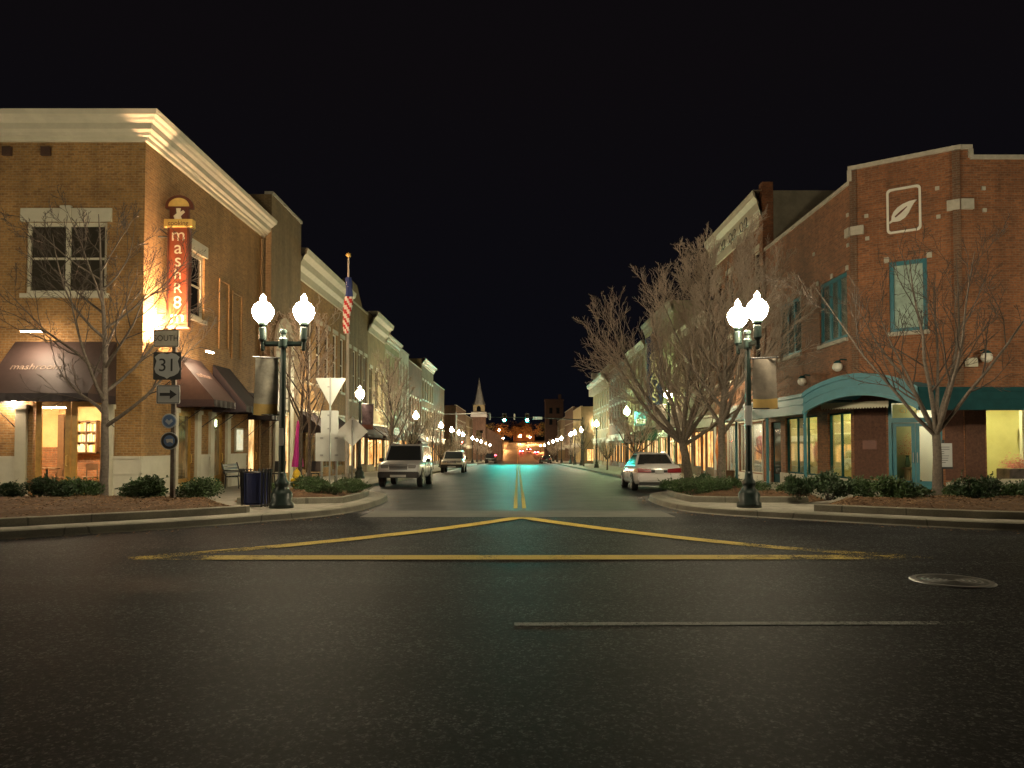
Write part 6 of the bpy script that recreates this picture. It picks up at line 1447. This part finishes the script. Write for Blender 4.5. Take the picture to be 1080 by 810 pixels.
for k, (x, y, h, w, mt) in enumerate(((-10, 500, 13, 15, 'orange_lit_leaf'), (-1, 515, 12, 13, 'orange_lit_leaf'), (10, 505, 13, 15, 'orange_lit_leaf'), (20, 480, 14, 15, 'far_leaf'), (-20, 470, 14, 15, 'far_leaf'), (5.5, 540, 16, 14, 'orange_lit_leaf'), (-5, 545, 15, 14, 'orange_lit_leaf'), (19, 380, 13, 12, 'far_leaf'), (-21, 380, 13, 13, 'far_leaf'))):
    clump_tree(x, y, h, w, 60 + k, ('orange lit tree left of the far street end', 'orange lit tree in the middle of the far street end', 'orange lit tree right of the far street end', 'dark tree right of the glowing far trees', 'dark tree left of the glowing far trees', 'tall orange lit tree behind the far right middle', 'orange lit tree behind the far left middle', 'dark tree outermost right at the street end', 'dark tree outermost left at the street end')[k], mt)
fh = thing('far_house', 'low reddish house glowing at the end of the street', 'house', (3, 525, 4))
MB().box(-3, 12, 524, 532, 0, 10.5).build('wall', 'red_brick', fh)
MB().prism(Fr(-3.5, 523.6, 1, 0), [(0, 10.5), (16, 10.5), (12, 13), (4, 13)], -9, 0).build('roof', 'roof_tar', fh)
MB().box(0, 2.5, 523.9, 524.0, 7.4, 9.2).build('window', 'lit_orange', fh); MB().box(6, 8.5, 523.9, 524.0, 7.4, 9.2).build('window', 'lit_orange', fh)
hl = MB()
for k in range(40):
    a, b = -400 + 20 * k, -380 + 20 * k
    f = lambda x: 8 + 5 * math.sin(x * .013) + 3 * math.sin(x * .05)
    hl.q((a, 900, -5), (b, 900, -5), (b, 940, f(b)), (a, 940, f(a))); hl.q((a, 940, f(a)), (b, 940, f(b)), (b, 1000, f(b) + 2), (a, 1000, f(a) + 2))
struct(hl.build('hills', 'far_leaf'))

# ------------------------------------------------------------------ leaf litter blown along the kerbs
r = random.Random(77); mb = MB()
for line, sd in ((KL, 1), (KR, -1)):
    pl_ = [p for p in line if 9 < p[1] < 45 and abs(p[0]) < 14]; off = offset_line(pl_, -sd * .12)
    for k in range(420):
        i = r.randrange(len(off)); a = off[i]; b = off[min(i + 1, len(off) - 1)]; f = r.random(); o_ = abs(r.gauss(0, .22))
        x_, y_ = a[0] + (b[0] - a[0]) * f, a[1] + (b[1] - a[1]) * f; q = offset_line([(x_, y_), (x_ + b[0] - a[0] + 1e-4, y_ + b[1] - a[1] + 1e-4)], -sd * o_)[0]
        p = Vector((q[0], q[1], zr(q[1]) + .016)); s_ = r.uniform(.012, .04); t = r.uniform(0, 6.28)
        d = Vector((math.cos(t), math.sin(t), r.uniform(-.15, .3))) * s_; e = Vector((-math.sin(t), math.cos(t), r.uniform(-.1, .3))) * s_ * .6
        mb.q(p - d, p - e, p + d, p + e)
tag(mb.build('leaf_litter', 'mulch_chip'), 'dry brown leaf litter scattered along the kerb gutters', 'leaf litter', kind='stuff')
# ------------------------------------------------------------------ cars
def car(name, label, L, W, H, paint, kind, loc, rz, tail=False, head=False, group='cars parked and driving along the street'):
    """front toward +y; sedan or offroader"""
    o = thing(name, label, 'car', (0, 0, 0), group); h = W / 2; suv = kind == 'suv'
    belt = 1.08 if suv else .88; hoodz = 1.06 if suv else .78; sill = .38 if suv else .24
    y0, y1 = -L / 2, L / 2
    if suv: st = [(y0, .93, .50, belt - .05), (y0 + .12, .985, .42, belt), (y0 + 1.0, 1, sill, belt), (y1 - 1.55, 1, sill, belt + .01), (y1 - 1.0, .99, sill, hoodz + .03), (y1 - .35, .97, .44, hoodz), (y1 - .08, .94, .48, hoodz - .10), (y1, .88, .54, hoodz - .22)]
    else: st = [(y0, .84, .46, .84), (y0 + .06, .91, .34, .97), (y0 + .35, .96, .27, 1.0), (y0 + 1.0, 1, sill, .97), (y1 - 1.7, 1, sill, belt + .03), (y1 - 1.1, .99, sill, hoodz + .06), (y1 - .4, .95, .27, hoodz - .03), (y1 - .1, .86, .30, hoodz - .14), (y1, .74, .36, .58)]
    rg = []
    for y, w, zb_, zt_ in st:
        w *= h; hh = zt_ - zb_
        half = [(w * .90, zb_), (w * .985, zb_ + hh * .16), (w, zb_ + hh * .48), (w * .985, zb_ + hh * .76), (w * .93, zb_ + hh * .94), (w * .80, zt_), (w * .40, zt_ + .025)]
        rg.append([(a, y, z) for a, z in half] + [(-a, y, z) for a, z in reversed(half)])
    MB().rings(rg).build('body', paint, o, smooth=True, merge=True, bevel=0).data.polygons.foreach_set('use_smooth', [True] * 0 or [False] * 0) if False else MB().rings(rg).build('body', paint, o, smooth=True)
    # cabin
    if suv: cb, ct = (y0 + .10, y1 - 1.45), (y0 + .22, y1 - 2.15)
    else: cb, ct = (y0 + .80, y1 - 1.28), (y0 + 1.50, y1 - 2.20)
    wb_, wt_ = h * (.935 if suv else .90), h * (.80 if suv else .64); zb_, zt_ = (belt - .03 if suv else .90), H
    def cp(fx, fy, fz):   # fx -1..1, fy 0 rear..1 front, fz 0..1
        w = wb_ + (wt_ - wb_) * fz; ya = cb[0] + (ct[0] - cb[0]) * fz; yb = cb[1] + (ct[1] - cb[1]) * fz
        bulge = .05 * math.sin(math.pi * fy) * fz
        return Vector((w * fx, ya + (yb - ya) * fy, zb_ + (zt_ - zb_) * fz + (bulge if fz > .9 else 0)))
    mb = MB(); n = 8; rr = []
    for fz in (0, .5, .9, 1.0):
        k = 1 if fz < .95 else .90
        ring = [cp(k * (-1 + 2 * i / 4), 0 if k == 1 else .03, fz) for i in range(5)] + [cp(k, j / n, fz) for j in range(1, n)] + [cp(k * (1 - 2 * i / 4), 1 if k == 1 else .97, fz) for i in range(5)] + [cp(-k, 1 - j / n, fz) for j in range(1, n)]
        rr.append(ring)
    mb.rings(rr).build('cabin', paint, o, smooth=False)
    def pane(nm, pts, off, mat='car_glass'):
        nrm = (pts[1] - pts[0]).cross(pts[3] - pts[0]).normalized() * off
        mb = MB(); a = [p + nrm * .1 for p in pts]; b = [p + nrm for p in pts]; mb.hexa(a + b); return mb.build(nm, mat, o)
    pane('windscreen', [cp(-.90, 1, .10), cp(.90, 1, .10), cp(.88, 1, .90), cp(-.88, 1, .90)], -.012)
    pane('rear_window', [cp(-.88, 0, .14), cp(.88, 0, .14), cp(.86, 0, .88), cp(-.86, 0, .88)], .012)
    segs = ((.05, .30), (.33, .60), (.63, .93)) if suv else ((.06, .22), (.25, .57), (.60, .93))
    for s in (-1, 1):
        for a, b in segs: pane('side_window', [cp(s, a, .12), cp(s, b, .12), cp(s, min(b, .92), .86), cp(s, max(a, .06), .86)], .010 * s)
        for yw in (y0 + (.92 if suv else 1.0), y1 - (.92 if suv else .94)):
            R_ = .375 if suv else .315; x = s * (h - .10)
            Fw = Fr(s * h * .90, yw, 0, s)
            MB().prism(Fw, [((R_ + .075) * math.cos(math.pi * k / 14), R_ + (R_ + .075) * math.sin(math.pi * k / 14)) for k in range(15)], 0, h * .115).build('wheel_arch', 'car_trim', o)
            wh = MB().rings([[(x + s * dx, yw + rr_ * math.cos(2 * math.pi * k / 20), R_ + rr_ * math.sin(2 * math.pi * k / 20)) for k in range(20)] for dx, rr_ in ((-.12, R_ - .02), (-.10, R_), (.09, R_), (.118, R_ - .03), (.118, R_ - .1))]).build('wheel', 'tyre', o)
            rm = MB()
            for k in range(7):
                a = 2 * math.pi * k / 7; c, sn = math.cos(a), math.sin(a); t = .05
                rm.hexa([(x + s * .10, yw - t * sn, R_ + t * c), (x + s * .10, yw + t * sn, R_ - t * c), (x + s * .10, yw + (R_ - .1) * c + t * sn, R_ + (R_ - .1) * sn - t * c), (x + s * .10, yw + (R_ - .1) * c - t * sn, R_ + (R_ - .1) * sn + t * c),
                         (x + s * .126, yw - t * sn, R_ + t * c), (x + s * .126, yw + t * sn, R_ - t * c), (x + s * .122, yw + (R_ - .1) * c + t * sn, R_ + (R_ - .1) * sn - t * c), (x + s * .122, yw + (R_ - .1) * c - t * sn, R_ + (R_ - .1) * sn + t * c)])
            rm.build('rim', 'rim', wh)
        # lamps
        if suv:
            MB().box(s * h * .62 - .17, s * h * .62 + .17, y1 - .09, y1 + .012, .78, .95).build('headlight', 'head_lamp' if head else 'lamp_clear', o, bevel=.02)
            MB().box(s * h * .86 - .07, s * h * .86 + .07, y0 - .012, y0 + .1, .80, 1.06).build('taillight', 'tail_light' if tail else 'lamp_red', o, bevel=.02)
            MB().box(s * h * .70 - .03, s * h * .70 + .03, ct[0] + .2, ct[1] - .1, H + .06, H + .10).build('roof_rail', 'black_metal', o)
        else:
            MB().hexa([(s * h * .46, y1 - .22, .56), (s * h * .82, y1 - .36, .56), (s * h * .82, y1 - .2, .56), (s * h * .46, y1 + .0, .56), (s * h * .46, y1 - .22, .66), (s * h * .82, y1 - .36, .68), (s * h * .82, y1 - .26, .67), (s * h * .46, y1 - .06, .65)]).build('headlight', 'head_lamp' if head else 'lamp_clear', o)
            MB().hexa([(s * h * .34, y0 - .045, .70), (s * h * .90, y0 - .03, .70), (s * h * 1.0, y0 + .30, .70), (s * h * .34, y0 + .25, .70), (s * h * .34, y0 - .025, .84), (s * h * .89, y0 - .01, .88), (s * h * .985, y0 + .30, .85), (s * h * .34, y0 + .25, .84)]).build('taillight', 'tail_light' if tail else 'lamp_red', o)
        MB().box(s * (h + .02) - .0, s * (h + .20), cb[1] - .42, cb[1] - .30, belt - .02, belt + .15).build('mirror', 'car_trim' if suv else paint, o, bevel=.02)
        for yh in ((-.1, -1.0) if suv else (-.15, -1.0)): MB().box(s * (h - .015), s * (h + .012), yh, yh + .16, belt - .2, belt - .16).build('door_handle', 'car_trim', o)
        mb = MB()
        for ys__ in ((.62, -.42, -1.25) if suv else (.72, -.35)): mb.box(s * (h - .02), s * (h + .0025), ys__, ys__ + .012, sill + .18, belt - .06)
        mb.build('door_seam', 'car_trim', o)
    if suv:
        MB().box(-h * .93, h * .93, y1 - .12, y1 + .05, .40, .66).build('bumper', 'car_trim', o, bevel=.03); MB().box(-h * .95, h * .95, y0 - .05, y0 + .12, .42, .70).build('bumper', 'car_trim', o, bevel=.03)
        g = MB().box(-h * .42, h * .42, y1 - .06, y1 + .008, .74, .96).build('grille', 'car_trim', o, bevel=.01)
        mb = MB()
        for k in range(3): mb.box(-h * .40, h * .40, y1 + .0, y1 + .02, .78 + k * .065, .80 + k * .065)
        mb.build('grille_bar', 'rim', g)
        MB().box(-h * .36, h * .36, y1 + .03, y1 + .06, .43, .53).build('lower_grille', 'grey_metal', o)
        MB().box(-.16, .16, y0 - .06, y0 - .045, .74, .88).build('licence_plate', 'sign_white', o)
    else:
        MB().box(-h * .88, h * .88, y0 - .06, y0 + .1, .36, .60).build('bumper', paint, o, bevel=.05); MB().box(-h * .70, h * .70, y1 - .2, y1 + .04, .30, .48).build('bumper', paint, o, bevel=.04)
        MB().box(-h * .34, h * .34, y1 - .1, y1 - .0, .52, .60).build('grille', 'car_trim', o)
        MB().box(-h * .335, h * .335, y0 - .03, y0 + .08, .70, .80).build('number_recess', 'car_trim', o, bevel=.01); MB().box(-.16, .16, y0 - .042, y0 - .031, .67, .80).build('licence_plate', 'sign_white', o)
        MB().box(-h * .6, h * .6, y0 + .04, y0 + .18, 1.0, 1.03).build('boot_lip', paint, o, bevel=.01)
        MB().box(-h * .82, h * .82, y0 + .0, y0 + .4, .23, .34).build('under_panel', 'car_trim', o)
    o.location = (loc[0], loc[1], zr(loc[1])); o.rotation_euler = (0, 0, rz)
    pitch = math.atan2(zr(loc[1] + 2) - zr(loc[1] - 2), 4); o.rotation_euler = (pitch if abs(rz) < 1 else -pitch, 0, rz)
    return o
car('offroad_car', 'boxy silver off-road car facing the camera at the left kerb', 4.85, 1.84, 1.84, 'silver_car', 'suv', (-5.0, 33.4), math.pi)
car('offroad_car', 'smaller pale off-road car facing the camera farther down left', 4.5, 1.80, 1.72, 'pale_car', 'suv', (-5.15, 60.0), math.pi)
car('sedan_car', 'white sedan parked at the right kerb seen from behind', 4.8, 1.785, 1.44, 'white_car', 'sedan', (5.28, 29.8), R(-1.0))
car('sedan_car', 'dark sedan parked far right beyond the crossing', 4.7, 1.78, 1.42, 'black_car', 'sedan', (5.2, 134.8), 0)
car('offroad_car', 'dark off-road car parked far left beyond the crossing', 4.6, 1.85, 1.8, 'black_car', 'suv', (-5.0, 136), math.pi)
car('offroad_car', 'dark off-road car second in the far left parked row', 4.6, 1.85, 1.75, 'black_car', 'suv', (-5.1, 146), math.pi)
car('sedan_car', 'red lit sedan driving away in the far street, left of two', 4.7, 1.78, 1.42, 'black_car', 'sedan', (1.6, 335), 0, tail=True)
car('offroad_car', 'red lit car driving away in the far street, right of two', 4.6, 1.85, 1.7, 'red_car', 'suv', (5.2, 350), 0, tail=True)
car('sedan_car', 'far car with red lamps parked right of the driving pair', 4.7, 1.78, 1.42, 'red_car', 'sedan', (8.0, 318), 0, tail=True)
car('sedan_car', 'dark far car parked in the right row past the crossing', 4.7, 1.78, 1.42, 'black_car', 'sedan', (5.2, 146), 0)
